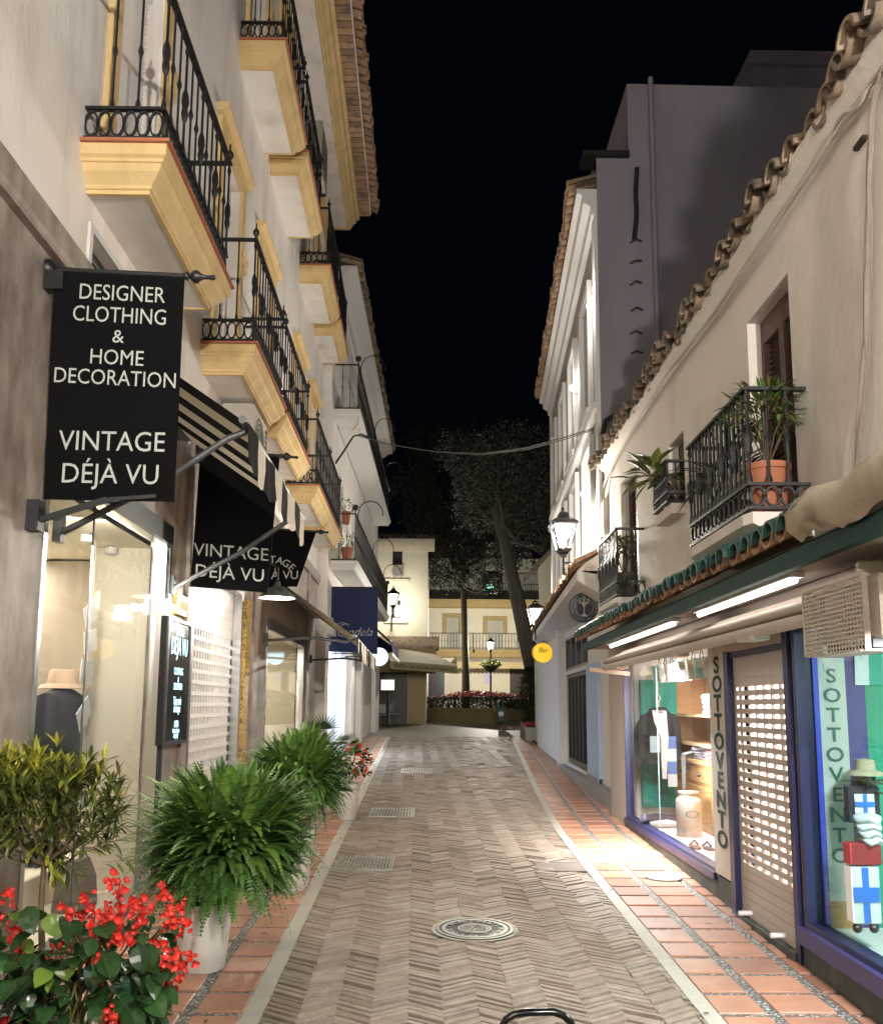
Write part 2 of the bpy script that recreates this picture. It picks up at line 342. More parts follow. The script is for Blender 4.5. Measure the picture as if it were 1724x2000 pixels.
m = MB(lambda u, v, w: (c2.x+u, c2.y+v, G(c2.y+v)+w)); m.lathe((0, 0, -.01), [(.16, 0), (.16, .028), (.14, .028), (.135, .022)], 30)
tag(m.build('oval_cover', M('grey_cover', (.17, .16, .15), .6, var=.3)), 'round dark cover in the terracotta pavement below the shop window', 'access cover', 'metal covers set into the paving')
# ---- black tube hoop at the bottom edge
q = [at(x, y, 2.6) for x, y in ((978, 2010), (988, 1992), (1004, 1982), (1030, 1978), (1080, 1977), (1100, 1984), (1114, 1997), (1122, 2012))]
pts = [V((q[0].x-.01, 2.6, G(2.6)))]+q+[V((q[-1].x+.01, 2.6, G(2.6)))]
h = tag(MB().tube(pts, .0105, 10).build('hoop_stand', M('black_gloss_tube', (.01, .01, .012), .2, .2, var=0), smooth=60), 'black bent tube hoop standing on the bricks nearest the viewer', 'hoop stand')
for p in (pts[0], pts[-1]): MB().lathe((p.x, p.y, p.z-.01), [(.03, 0), (.03, .025), (.012, .03)], 12).build('foot', IRON, h)
# ================= helpers for buildings =================
def wall(m, u0, u1, w0, w1, ops=(), d=.15, v=0.0):
    us = sorted({u0, u1, *[q for o in ops for q in o[:2] if u0 < q < u1]}); ws = sorted({w0, w1, *[q for o in ops for q in o[2:4] if w0 < q < w1]})
    for a, b in zip(us, us[1:]):
        for c, e in zip(ws, ws[1:]):
            cu, cw = (a+b)/2, (c+e)/2
            if any(o[0] < cu < o[1] and o[2] < cw < o[3] for o in ops): continue
            m.quad((a, v, c), (b, v, c), (b, v, e), (a, v, e))
    for o in ops:
        a, b, c, e = o[:4]
        m.loft([[(a, q, c), (b, q, c), (b, q, e), (a, q, e)] for q in (v, v-d)])
def louvre(m, u0, u1, w0, w1, v, p=.05, t=.022):
    w = w0
    while w < w1-.004:
        e = min(w+p, w1); m.add([(u0, v, e), (u1, v, e), (u1, v+t, w+.008), (u0, v+t, w+.008), (u0, v, w), (u1, v, w)], [(0, 1, 2, 3), (3, 2, 5, 4)]); w += p
def baluster(m, u, v, w0, w1, r=.008, deco=0, n=6):
    h = w1-w0
    if deco == 0: pr = [(r*2.2, 0), (r*2.0, .03), (r, .06), (r, h*.42), (r*1.3, h*.44), (r*2.4, h*.48), (r*1.3, h*.52), (r, h*.54), (r, h-.02), (r*1.4, h)]
    elif deco == 1: pr = [(r*2.2, 0), (r*2.0, .03), (r*1.2, .06), (r*1.2, h*.28), (r*2.2, h*.30), (r*3.2, h*.35), (r*2.4, h*.40), (r*3.4, h*.46), (r*3.0, h*.52), (r*2.2, h*.55), (r*1.2, h*.58), (r*1.2, h*.88), (r*2.4, h*.93), (r*1.2, h*.97), (r*1.4, h)]
    else: pr = [(r, 0), (r, h)]
    m.lathe((u, v, w0), pr, n)
def ovals(m, a, b, v_or_u, w0, w1, axis, n):
    for i in range(n):
        c = a+(b-a)*(i+.5)/n; h = (b-a)/n*.56; q = (w1-w0)/2
        ring = []
        for rr in (1.0, .72):
            ring.append([(c+h*rr*math.cos(t), (w0+w1)/2+q*(1.0 if rr == 1 else .82)*math.sin(t)) for t in (2*math.pi*k/12 for k in range(12))])
        L = []
        for dd in (-.008, .008):
            for rg in (ring if dd < 0 else ring[::-1]):
                L.append([(x, v_or_u+dd, z) if axis == 'u' else (v_or_u+dd, x, z) for x, z in rg])
        m.loft(L+[L[0]])
def railing(F, u0, u1, v1, w0, band=.16, h=1.0, n=10, ns=3, v0=0.0, deco=1, finial=True, no=14, r=.008):
    m = MB(F); t = .018
    wt = w0+band; top = w0+h
    for w in (w0+.01, wt):
        m.box(u0-t, u1+t, v1-t, v1+t, w, w+.02); m.box(u0-t, u0+t, v0, v1-t, w, w+.02); m.box(u1-t, u1+t, v0, v1-t, w, w+.02)
    m.box(u0-.022, u1+.022, v1-.022, v1+.022, top, top+.022); m.box(u0-.022, u0+.022, v0, v1-.022, top, top+.022); m.box(u1-.022, u1+.022, v0, v1-.022, top, top+.022)
    if band > .05:
        ovals(m, u0, u1, v1, w0+.03, wt, 'u', no)
        k = max(2, round(no*(v1-v0)/(u1-u0)))
        ovals(m, v0, v1, u0, w0+.03, wt, 'v', k); ovals(m, v0, v1, u1, w0+.03, wt, 'v', k)
    for i in range(n+1):
        u = u0+(u1-u0)*i/n; baluster(m, u, v1, wt+.02, top, r, 1 if deco and i % 3 == 0 else 0)
    for i in range(1, ns):
        v = v0+(v1-v0)*i/ns
        baluster(m, u0, v, wt+.02, top, r); baluster(m, u1, v, wt+.02, top, r)
    if finial:
        for u in (u0, u1): m.lathe((u, v1, top+.02), [(.016, 0), (.012, .02), (.030, .05), (.034, .075), (.02, .10), (.008, .115), (.008, .155), (.004, .17)], 8)
    return m
def mould(m, u0, u1, D, prof):                    # moulding around three sides of a slab
    m.loft([[(u0-o, 0, w), (u0-o, D+o, w), (u1+o, D+o, w), (u1+o, 0, w)] for o, w in prof], closed=False)
def tile_edge(F, u0, u1, w, v1, back=.5, slope=.32, pit=.2, r=.085, wob=.012, th=.014):
    m = MB(F); u = u0; n = 7
    while u < u1:
        p = rnd.uniform(-wob, wob)*2; ww = w+rnd.uniform(-wob, wob)*.5; sl = slope; uu = u+rnd.uniform(-wob, wob)*.5
        for (rr, cz, sg, ve, th) in ((r, r*.35, 1, v1+p, th), (r*.95, r*.75, -1, v1+p-.03, th)):
            c = uu+(0 if sg > 0 else pit/2); L = []; m.k = 0 if sg > 0 else 1
            for v, sc in ((ve, 1.0), (v1-back, .86)):
                z = ww+cz+(ve-v)*sl
                o = [(c+rr*sc*math.cos(a), v, z+sg*rr*sc*math.sin(a)) for a in (math.pi*k/n for k in range(n+1))]
                i = [(c+(rr*sc-th)*math.cos(a), v, z+sg*(rr*sc-th)*math.sin(a)) for a in (math.pi*k/n for k in range(n, -1, -1))]
                L.append(o+i)
            m.loft(L, True)
        u += pit
    return m
# ================= apartment building (left) =================
bA = thing('apartment_building', 'tall white apartment block with ochre balconies and brown marble shop fronts', 'apartment building')
U0, U1, CAP, EAV = -7.0, 18.55, 4.15, 12.25
wu0, _ = L1.px(72, 1200); wu1, _ = L1.px(318, 1250)          # first shop window
du0, du1 = L1.px(372, 1250)[0], L1.px(468, 1250)[0]          # shutter door
xu0, xu1 = L1.px(519, 1300)[0], L1.px(592, 1300)[0]          # second window
W1 = (wu0, wu1, .12, 3.0); D1 = (du0, du1, -.2, 2.95); W2 = (xu0, xu1, .3, 2.72)
m = MB(L1); wall(m, U0, U1, -1.5, CAP, [W1, D1, W2], .14)
m.quad((U1, 0, -1), (U1, -6, -1), (U1, -6, CAP), (U1, 0, CAP))
m.build('marble_base', MARB, bA)
m = MB(L1)                                                     # marble strips and cap course
m.prism([(0, CAP), (.05, CAP), (.05, CAP+.03), (.065, CAP+.05), (.065, CAP+.19), (.05, CAP+.21), (0, CAP+.21)], U0, U1)
for u, w_ in ((du0-.28, .16), (du1+.75, .3), (xu1+.25, .3)): m.box(u, u+w_, 0, .035, -1, CAP)
m.build('marble_cap', MARB, bA)
# balconies: (near u, far u, soffit height)
def bp(x0, y0, x1, y1, soff):
    a = (soff-EYE)
    r0, r1 = ray(x0, y0), ray(x1, y1); return a/r0.z*r0.y, a/r1.z*r1.y, soff
F1, F2 = 4.82, 9.0
BL = [bp(272, 379, 399, 606, F1), bp(461, 732, 525, 834, F1), (10.36, 12.4, F1), (13.85, 15.75, F1), (15.98, 17.9, F1),
      (9.42, 11.05, F2), (11.5, 13.2, F2), (14.7, 16.4, F2), (16.9, 18.4, F2)]
ops = []
for (a, b, w0) in BL:
    c = (a+b)/2; ops.append((c-.5, c+.5, w0+.28, w0+2.75))
small = (L1.px(176, 470)[0], L1.px(176, 470)[0]+1.0, 4.36, 4.62)
ops.append(small)
m = MB(L1); wall(m, U0, U1, CAP+.21, EAV+.1, ops, .16)
m.quad((U1, 0, CAP), (U1, -6, CAP), (U1, -6, EAV), (U1, 0, EAV)); m.build('upper_wall', PLA, bA)
for (a, b, w0) in BL:
    c = (a+b)/2; lo, hi = w0+.28, w0+2.75; near = a < 20
    s = MB(L1); louvre(s, c-.5, c+.5, lo, hi-.25, -.15, .045); s.box(c-.5, c+.5, -.16, -.10, hi-.25, hi)
    sh = s.build('window_shutter', WMET, bA)
    f = MB(L1)
    f.box(c-.66, c-.5, 0, .045, lo, hi); f.box(c+.5, c+.66, 0, .045, lo, hi); f.box(c-.66, c+.66, 0, .045, hi, hi+.16)
    f.prism([(0, hi+.16), (.07, hi+.16), (.13, hi+.21), (.13, hi+.25), (0, hi+.25)], c-.74, c+.74)
    for u in (c-.74, c+.58): f.prism([(0, lo+1.55), (.06, lo+1.55), (.09, lo+1.7), (.06, lo+1.78), (0, lo+1.78)], u, u+.16)
    f.build('window_surround', YEL, bA)
    s = MB(L1); D = .40
    mould(s, a, b, D, [(-.03, w0+.012), (-.03, w0), (.0, w0), (.0, w0+.025), (.015, w0+.03), (.02, w0+.05), (.045, w0+.075), (.08, w0+.11), (.10, w0+.15), (.112, w0+.155), (.112, w0+.175), (.135, w0+.19), (.135, w0+.262)])
    s.quad((a-.135, 0, w0+.262), (a-.135, D+.135, w0+.262), (b+.135, D+.135, w0+.262), (b+.135, 0, w0+.262))
    sl = s.build('balcony', YEL, bA)
    s = MB(L1); s.box(a+.02, b-.02, 0, D-.02, w0+.008, w0+.05); s.build('soffit', PLA, sl)
    s = MB(L1); mould(s, a, b, D, [(.13, w0+.263), (.158, w0+.263), (.158, w0+.285), (0, w0+.287)]); s.build('tile_edge', TERR, sl)
    railing(L1, a-.09, b+.09, D+.09, w0+.30, .215, 1.06, 12, 3, no=21).build('railing', IRON, sl, smooth=40)
# little barred window above the marble cap
m = MB(L1); a, b, c, d = small
m.box(a-.05, a, 0, .02, c, d+.05); m.box(b, b+.05, 0, .02, c, d+.05); m.box(a, b, 0, .02, d, d+.05); sw = m.build('vent_window', PLAW, bA)
m = MB(L1); m.quad((a, -.10, c), (b, -.10, c), (b, -.10, d), (a, -.10, d)); m.build('pane', DGL, sw)
m = MB(L1)
for i in range(4): m.box(a, b, -.06, -.045, c+.03+i*.06, c+.045+i*.06)
m.build('bars', STEEL, sw)
# eaves: white soffit, ochre cornice, tiles
m = MB(L1); m.box(U0, U1-.05, 0, .5, EAV, EAV+.06); m.build('eave_soffit', PLA, bA)
m = MB(L1); e = EAV
pr = [(.48, e-.03), (.53, e-.03), (.53, e+.02), (.56, e+.04), (.60, e+.09), (.66, e+.13), (.68, e+.20), (.74, e+.22), (.74, e+.30), (.4, e+.30)]
m.prism(pr, U0, U1); m.prism([(.0, e-.03), (.0, e+.30), (.74, e+.30), (.74, e+.22), (.68, e+.2), (.6, e+.09), (.53, e-.03)], U1-.05, U1+.02); m.build('cornice', YEL, bA)
m = MB(L1)
u = U0
while u < U1-.1: m.box(u, u+.13, .60, .98, e+.302, e+.335+rnd.uniform(-.006, .006)); u += .155      # brick course under the tiles
m.build('brick_course', TILE, bA)
m = MB(L1); m.box(U0, U1, .9, 1.0, e+.337, e+.36); m.build('mortar_bead', PLA, bA)
tile_edge(L1, U0, U1, e+.37, 1.18, 1.2, .35, .21, .09).build('roof', TILE, bA, smooth=50)
MB(L1).quad((U0, 1.0, e+.40), (U1, 1.0, e+.40), (U1, -6, e+2.6), (U0, -6, e+2.6)).build('roof_deck', TILED, bA)
# ---- shop window 1: frame, glass, display room
def window_frame(F, W, parent, mat, t=.045, v0=-.10, v1=.01, mull=(), name='window_frame'):
    a, b, c, d = W[:4]; m = MB(F)
    m.box(a, a+t, v0, v1, c, d); m.box(b-t, b, v0, v1, c, d); m.box(a+t, b-t, v0, v1, d-t, d); m.box(a+t, b-t, v0, v1, c, c+t)
    for u in mull: m.box(u-t/2, u+t/2, v0, v1, c+t, d-t)
    return m.build(name, mat, parent)
wf = window_frame(L1, W1, bA, STEEL, .05)
m = MB(L1); a, b, c, d = W1
m.box(a, b, .011, .05, d-.06, d+.10); m.box(b, b+.05, .012, .03, c, d-.06); m.build('header', DSTL, wf)
MB(L1).quad((a, -.05, c), (b, -.05, c), (b, -.05, d), (a, -.05, d)).build('window_glass', GLS, wf)
MB(L1).box(a+.9, a+.912, -.055, -.045, c+.05, d-.05).build('glass_joint', GREYM, wf)
DEP = 1.5
m = MB(L1)
m.quad((a-.9, -.13, c-.002), (b+2.4, -.13, c-.002), (b+2.4, -DEP-1.5, c-.002), (a-.9, -DEP-1.5, c-.002))                         # floor
m.quad((a-.9, -.12, 2.92), (b+2.4, -.12, 2.92), (b+2.4, -DEP-1.5, 2.92), (a-.9, -DEP-1.5, 2.92))               # ceiling
m.box(b+.0, b+.06, -.62, -.135, c, 2.92); m.quad((b+2.4, -.12, 0), (b+2.4, -DEP-1.5, 0), (b+2.4, -DEP-1.5, 3), (b+2.4, -.12, 3)); m.quad((b+.06, -.62, 0), (b+2.4, -.62, 0), (b+2.4, -.62, 3), (b+.06, -.62, 3))                               # end panel
m.quad((a-.9, -DEP-1.5, 0), (b+2.4, -DEP-1.5, 0), (b+2.4, -DEP-1.5, 3), (a-.9, -DEP-1.5, 3))
m.quad((a-.9, -.15, 0), (a-.9, -DEP-1.5, 0), (a-.9, -DEP-1.5, 3), (a-.9, -.15, 3))
m.build('display_room', CREAM, bA)
x, y, z = L1((a+b)/2, -.22, 2.9); area((x, y, z), .35, 26, (1, .94, .82), (-.25, .6, -1), sy=2.0)
x, y, z = L1(b+.6, -1.8, 2.88); area((x, y, z), .6, 26, (1, .94, .84), sy=.6)
m = MB(L1)
for i in range(5): m.lathe((a+.2+i*.55, -.45, 2.86), [(.05, .05), (.05, 0), (.035, -.01)], 10)
dl = m.build('downlight', WMET, bA)
# ---- white perforated roller shutter
a, b, c, d = D1
m = MB(L1); p = .112; w = .0; k = 0; v0, v1 = -.11, -.085
g0 = G((a+b)/2)
w = g0-.1
while w < d-.001:
    top = min(w+p, d)
    if w-g0 < .12 or w > 2.28: m.box(a, b, v0, v1, w, top-.006); m.box(a, b, v0+.004, v1-.006, top-.006, top)
    else:
        m.box(a, b, v0, v1, w, w+.038); n = 20
        for i in range(n+1): u = a+(b-a)*i/n; m.box(max(a, u-.018), min(b, u+.018), v0, v1-.002, w+.038, w+p)
    w += p
rs = m.build('roller_shutter', WMET, bA)
m = MB(L1); m.box(a-.05, a+.03, -.135, .02, -.5, d-.03); m.box(b-.03, b+.09, -.135, .02, -.5, d-.03); m.box(a-.05, b+.09, -.135, .02, d-.03, d+.02); m.build('guide_rail', STEEL, rs)
m = MB(L1); D = 3.0
m.quad((a-.3, -.3, -.2), (b+.3, -.3, -.2), (b+.3, -D, -.2), (a-.3, -D, -.2)); m.quad((a-.3, -.3, 2.9), (b+.3, -.3, 2.9), (b+.3, -D, 2.9), (a-.3, -D, 2.9))
m.quad((a-.3, -D, -.2), (b+.3, -D, -.2), (b+.3, -D, 2.9), (a-.3, -D, 2.9)); m.quad((b+.3, -.15, -.2), (b+.3, -D, -.2), (b+.3, -D, 2.9), (b+.3, -.15, 2.9))
m.quad((a-.3, -.15, -.2), (a-.3, -D, -.2), (a-.3, -D, 2.9), (a-.3, -.15, 2.9))
m.build('shop_room', M('tan_room_paint', (.42, .36, .28), .8), bA)
x, y, z = L1((a+b)/2, -1.6, 2.8); lamp((x, y, z), 14, (1, .88, .7), .15)
m = MB(L1); m.box(b+.16, b+.42, .0, .045, -.5, 2.9); m.build('patterned_pilaster', GOLD, bA)
# ---- shop window 2
a, b, c, d = W2
w2 = window_frame(L1, W2, bA, STEEL, .05)
MB(L1).box(a, b, .011, .05, d-.05, d+.12).build('header', DSTL, w2)
MB(L1).quad((a, -.05, c), (b, -.05, c), (b, -.05, d), (a, -.05, d)).build('window_glass', GLS, w2)
m = MB(L1); D = 1.3
for q in ([(a, -.12, c), (b, -.12, c), (b, -D, c), (a, -D, c)], [(a, -.12, d), (b, -.12, d), (b, -D, d), (a, -D, d)], [(b, -.12, c), (b, -D, c), (b, -D, d), (b, -.12, d)],
          [(a, -.12, c), (a, -D, c), (a, -D, d), (a, -.12, d)], [(a, -D, c), (b, -D, c), (b, -D, d), (a, -D, d)]): m.quad(*q)
m.build('display_niche', CREAM, bA)
x, y, z = L1((a+b)/2, -.6, d-.06); area((x, y, z), .4, 14, (1, .93, .76), sy=2.4)
m = MB(L1); m.bbox(a+.5, a+1.6, -.9, -.4, c+.002, c+.6, .02); m.box(a+1.9, a+2.9, -.8, -.4, c+.002, c+.35); m.build('display_plinth', CREAM, bA)

# ================= banners =================
def banner(tl, tr, br, bl, Y, label, lines, arm=True, over=.12):
    P = [at(*p, Y) for p in (tl, tr, br, bl)]
    b = MB(); t = V((0, .008, 0))
    b.loft([[tuple(p-t) for p in P], [tuple(p+t) for p in P]], True)
    ob = tag(b.build('banner', BLK), label, 'banner', 'black shop banners hung from the marble wall')
    ex = (P[1]-P[0]); L = ex.length; ex.normalize(); xw = L1(Y, 0, 0)[0]
    m = MB(); a = V((xw+.02, Y, P[0].z+.012)); e = P[1]+V((0, 0, .012))+ex*over
    m.tube([a, P[1]+V((0, 0, .012))], .017, 8)
    hd = (e-(P[1]+V((0, 0, .012)))).normalized(); q = P[1]+V((0, 0, .012)); ax = V((0, 0, 1)); 
    prof = [(.012, 0), (.026, .01), (.026, .02), (.014, .03), (.036, .055), (.038, .075), (.018, .1), (.012, .115), (.012, .15), (.017, .16), (.012, .175)]
    yv = V((0, 1, 0)); zv = hd.cross(yv)
    m.loft([[tuple(q+hd*h+(yv*math.cos(t2)+zv*math.sin(t2))*r) for t2 in (2*math.pi*k/10 for k in range(10))] for r, h in prof], True)
    fl = V((xw+.008, Y, a.z)); m.loft([[tuple(fl+V((h, r*math.cos(t2), r*math.sin(t2)))) for t2 in (2*math.pi*k/12 for k in range(12))] for r, h in ((.06, 0), (.06, .02), (.03, .05))], True)
    m.box(xw, xw+.11, Y-.035, Y+.035, a.z-.13, a.z-.02)
    m.build('pole', IRON, ob, smooth=50)
    if arm:
        z = P[3].z-.02; m = MB(); m.box(xw, xw+.07, Y-.04, Y+.04, z-.16, z-.02+.03); m.bar((xw+.05, Y, z-.1), (xw+.42, Y, z+.02), .03, .03); m.bar((xw+.42, Y, z+.02), tuple(P[2]+V((-.1, 0, .03))), .02, .02)
        m.build('bracket', IRON, ob)
    m = MB(); ey = V((0, 0, 1)); wv = P[2]-P[3]; wv.normalize()
    for (s, x, y, size, sx) in lines:
        o = at(x, y, Y-.012); xv = (ex*(1 if y < 800 else 0)+wv*(0 if y < 800 else 1)).normalized()
        m.text(s, tuple(o), tuple(xv), (0, 0, 1), size, sx=sx, off=.0, lift=.001)
    m.build('lettering', LET, ob, fix=False)
    return ob
Yb = 4.75; k = Yb/1720
banner((108, 530), (360, 543), (340, 980), (86, 975), Yb, 'largest black banner reading designer clothing and home decoration, nearest the viewer',
       [('DESIGNER', 237, 587, 48*k, .81), ('CLOTHING', 233, 630, 48*k, .79), ('&', 230, 669, 40*k, 1), ('HOME', 227, 712, 46*k, .86), ('DECORATION', 224, 752, 46*k, .84),
        ('VINTAGE', 218, 880, 58*k, .89), ('DÉJÀ VU', 214, 944, 58*k, .91)])
Yb = 8.1; k = Yb/1720
banner((392, 880), (546, 893), (522, 1158), (372, 1146), Yb, 'second black banner, half hidden by the striped awning, reading vintage',
       [('VINTAGE', 451, 1090, 36*k, 1), ('DÉJÀ VU', 448, 1131, 36*k, 1.03)], arm=False)
Yb = 12.0; k = Yb/1720
ob = banner((515, 1034), (617, 1040), (580, 1146), (506, 1146), Yb, 'furthest black banner with arched lettering, behind the second one', [('À VU', 556, 1131, 24*k, 1)], arm=False)
m = MB()
for i, ch in enumerate('VINTAGE'):
    a = -.75+i*.25; o = at(532+78*math.sin(a)*.62, 1100+ (1-math.cos(a))*50, Yb-.015); ex = V((math.cos(a), 0, -math.sin(a))); m.text(ch, o, ex, V((math.sin(a), 0, math.cos(a))), 21*k)
m.build('lettering', LET, ob, fix=False)
# ================= awnings =================
def awning(u0, u1, vw, zw, vf, zf, n, label, mats, drop=.22, sag=.0, scal=None, arms=(), armz=2.65, first=0):
    t = thing('awning', label, 'awning')
    m = MB(L1)
    for i in range(n):                              # striped canvas and hanging valance
        a, b = u0+(u1-u0)*i/n, u0+(u1-u0)*(i+1)/n; m.k = (i+first) % 2; q = 6
        P = [(vw+(vf-vw)*j/q, zw+(zf-zw)*j/q-sag*math.sin(math.pi*j/q)) for j in range(q+1)]
        m.loft([[(a, v, z), (b, v, z)] for v, z in P], closed=False)
    m.build('canvas', mats, t)
    m = MB(L1); s = 10
    for i in range(n):
        m.k = (i+first) % 2
        for j in range(s):
            x0, x1 = (i+j/s), (i+(j+1)/s)
            f = lambda x: (u0+(u1-u0)*x/n, vf+.026+.008*math.sin(x*2.2), zf-.005)
            g = lambda x: (u0+(u1-u0)*x/n, vf+.03+.016*math.sin(x*2.2+.6)+.004*math.sin(x*9), zf-drop-.045*abs(math.sin(math.pi*x)))
            A, B, C, D_ = f(x0), f(x1), g(x1), g(x0)
            mid = lambda p, q: tuple((p[k2]+q[k2])/2+(.006*math.sin(q[0]*7) if k2 == 1 else 0) for k2 in range(3))
            m.loft([[A, B], [mid(A, D_), mid(B, C)], [D_, C]], closed=False)
    m.build('valance', mats, t, smooth=50)
    m = MB(L1); m.tube([(u0-.03, vf, zf), (u1+.03, vf, zf)], .024, 8); m.tube([(u0, .06, zw), (u1, .06, zw)], .045, 8); m.box(u0, u1, 0, .05, zw-.03, zw+.03)
    m.build('front_bar', GREYM, t, smooth=50)
    for u in arms:
        m = MB(L1); m.box(u-.035, u+.035, 0, .05, armz-.09, armz+.07); P = [(u, .05, armz-.03), (u, vf*.55, armz+(zf-armz)*.45), (u, vf-.12, zf-.07), (u, vf-.02, zf-.03), (u, vf, zf)]
        m.tube(P, .021, 8); m.build('arm', GREYM, t, smooth=50)
    return t
A0 = at(474, 813, 4.95); A1 = at(592, 1014, 7.6); zf = (A0.z+A1.z)/2; vf = A0.x-L1(4.95, 0, 0)[0]
awning(4.97, 7.62, .06, zf+.72, vf, zf, 8, 'black and white striped awning over the large shop window', [BLK, CRM], arms=(5.1, 7.5), armz=2.63, drop=.24)
awning(12.1, 18.2, .06, 3.42, 1.27, 2.55, 16, 'striped awning with black and white valance, over the second window', [BLK, CRM], arms=(12.3, 17.6), armz=2.53, drop=.24)
# ================= lamp, air conditioners, small boards on the left front =================
p = at(541, 1163, 9.4)
pl = thing('pendant_lamp', 'grey enamel dish lamp with lit bulb over the shop fronts', 'lamp')
m = MB(lambda u, v, w: (p.x+u, p.y+v, p.z+w)); m.lathe((0, 0, 0), [(.20, -.03), (.185, -.005), (.13, .045), (.06, .085), (.035, .10), (.03, .14), (.02, .15)], 24, False); m.lathe((0, 0, 0), [(.19, -.028), (.12, .035), (.03, .08)], 24, False)
m.build('shade', M('olive_enamel', (.12, .13, .11), .4, var=.1), pl, smooth=60)
MB(lambda u, v, w: (p.x+u, p.y+v, p.z+w)).ball((0, 0, .0), .042, 12, 8).build('bulb', M('lit_bulb', (1, 1, 1), em=(1, .95, .85), es=30, var=0), pl, smooth=60)
xw = L1(9.4, 0, 0)[0]
MB().tube([(p.x, p.y, p.z+.14), (p.x, p.y, p.z+.3), (p.x-.1, p.y, p.z+.36), (xw, p.y, p.z+.36)], .012, 6).build('arm', IRON, pl)
lamp((p.x, p.y, p.z-.06), 13, (1, .93, .8), .05)
def ac_unit(T, u0, u1, v0, v1, w0, w1, label, face='v'):
    t = thing('air_conditioner', label, 'air conditioner')
    m = MB(T); m.bbox(u0, u1, v0, v1, w0, w1, .015); m.build('casing', BEI if face == 'x' else M('ac_casing', (.45, .42, .36), .6, var=.1, vs=5), t)
    m = MB(T); c = (u0+u1)/2-.06*(u1-u0); q = (w0+w1)/2; r = (w1-w0)*.40
    for i in range(5): m.ring((c, v1+.004, q), (1, 0, 0), (0, 0, 1), r*(i+.6)/5, r*(i+1)/5, 28)
    m.build('fan_grille', DSTL, t)
    m = MB(T); 
    for i in range(9): m.box(u1-(u1-u0)*.16, u1-.03, v1+.001, v1+.006, w0+.06+i*(w1-w0-.1)/9, w0+.06+(i+.5)*(w1-w0-.1)/9)
    m.build('vent_slats', DSTL, t)
    m = MB(T); pass
    for q in (u0+.08, u1-.12): MB(T).box(q, q+.04, 0.02, v1, w0-.04, w0-.001).build('bracket', IRON, t)
    return t
ac_unit(L1, 9.0, 9.85, .05, .38, 4.12, 4.78, 'beige air conditioner on the wall under the ochre balconies')
ac_unit(L1, 13.45, 14.25, .12, .48, 10.35, 11.25, 'grey air conditioner high up under the ochre cornice')
# menu board with neon lettering
tl, tr, br, bl = [L1.px(*q, .06) for q in ((330, 1203), (376, 1220), (358, 1455), (315, 1458))]
u0, u1 = (tl[0]+bl[0])/2, (tr[0]+br[0])/2; w1, w0 = tl[1], bl[1]
mbd = thing('menu_board', 'black wall board with glowing blue white lettering beside the white shutter', 'shop sign')
MB(L1).bbox(u0, u1, .002, .06, w0, w1, .006).build('panel', M('gloss_black_panel', (.01, .01, .011), .15, var=0), mbd)
m = MB(L1); t = .03
m.box(u0-.02, u0+t, .06, .075, w0, w1); m.box(u1-t, u1, .06, .075, w0, w1); m.box(u0+t, u1-t, .06, .075, w1-t, w1); m.box(u0+t, u1-t, .06, .075, w0, w0+t); m.build('frame', DSTL, mbd)
m = MB(L1); h = w1-w0; c = (u0+u1)/2+.03; ww = u1-u0
for s, f, sz in (('VINTAGE', .13, .085), ('DÉJÀ VU', .285, .19), ('CLOTHING', .445, .075), ('&', .505, .06), ('DECORATION', .565, .07), ('Tailor made', .685, .085), ('all designs', .745, .085), ('OPEN', .865, .07), ('Monday to Saturday', .91, .05), ('every day', .95, .06)):
    m.text(s, (c, .064, w1-h*f), (1, 0, 0), (0, 0, 1), sz*1.15, sx=ww/1.02*(.9 if len(s) < 9 else .72 if len(s) < 12 else .62), off=.001)
m.v = [v for v in m.v]
m.build('lettering', NEON, mbd, fix=False)
# gold framed notice
u0, w1 = L1.px(347, 1157, .03); u1, w0 = L1.px(377, 1212, .03)
nb = thing('framed_notice', 'small gilt framed notice on the marble above the black board', 'notice')
MB(L1).bbox(u0, u1, .0, .03, w0, w1, .006).build('frame', GOLD, nb); MB(L1).box(u0+.06, u1-.06, .03, .034, w0+.06, w1-.06).build('picture', M('ochre_print', (.62, .50, .25), .7, var=.3, vs=12), nb)
# wall spot light beside the notice
u, w_ = L1.px(333, 1187, .06)
sp = thing('wall_spotlight', 'small lit wall light beside the shop window frame', 'wall light')
m = MB(L1); m.box(u-.04, u+.04, 0, .05, w_-.07, w_+.07); m.build('fitting', STEEL, sp); MB(L1).ball((u, .075, w_), .028, 10, 6).build('bulb', M('lit_spot_bulb', (1, 1, 1), em=(1, .95, .85), es=20, var=0), sp)
x, y, z = L1(u, .14, w_); lamp((x, y, z), 3, (1, .93, .8), .03)
# ================= display goods in the first shop window =================
def Lp(px, py, v): u, w = L1.px(px, py, v); return u, v, w
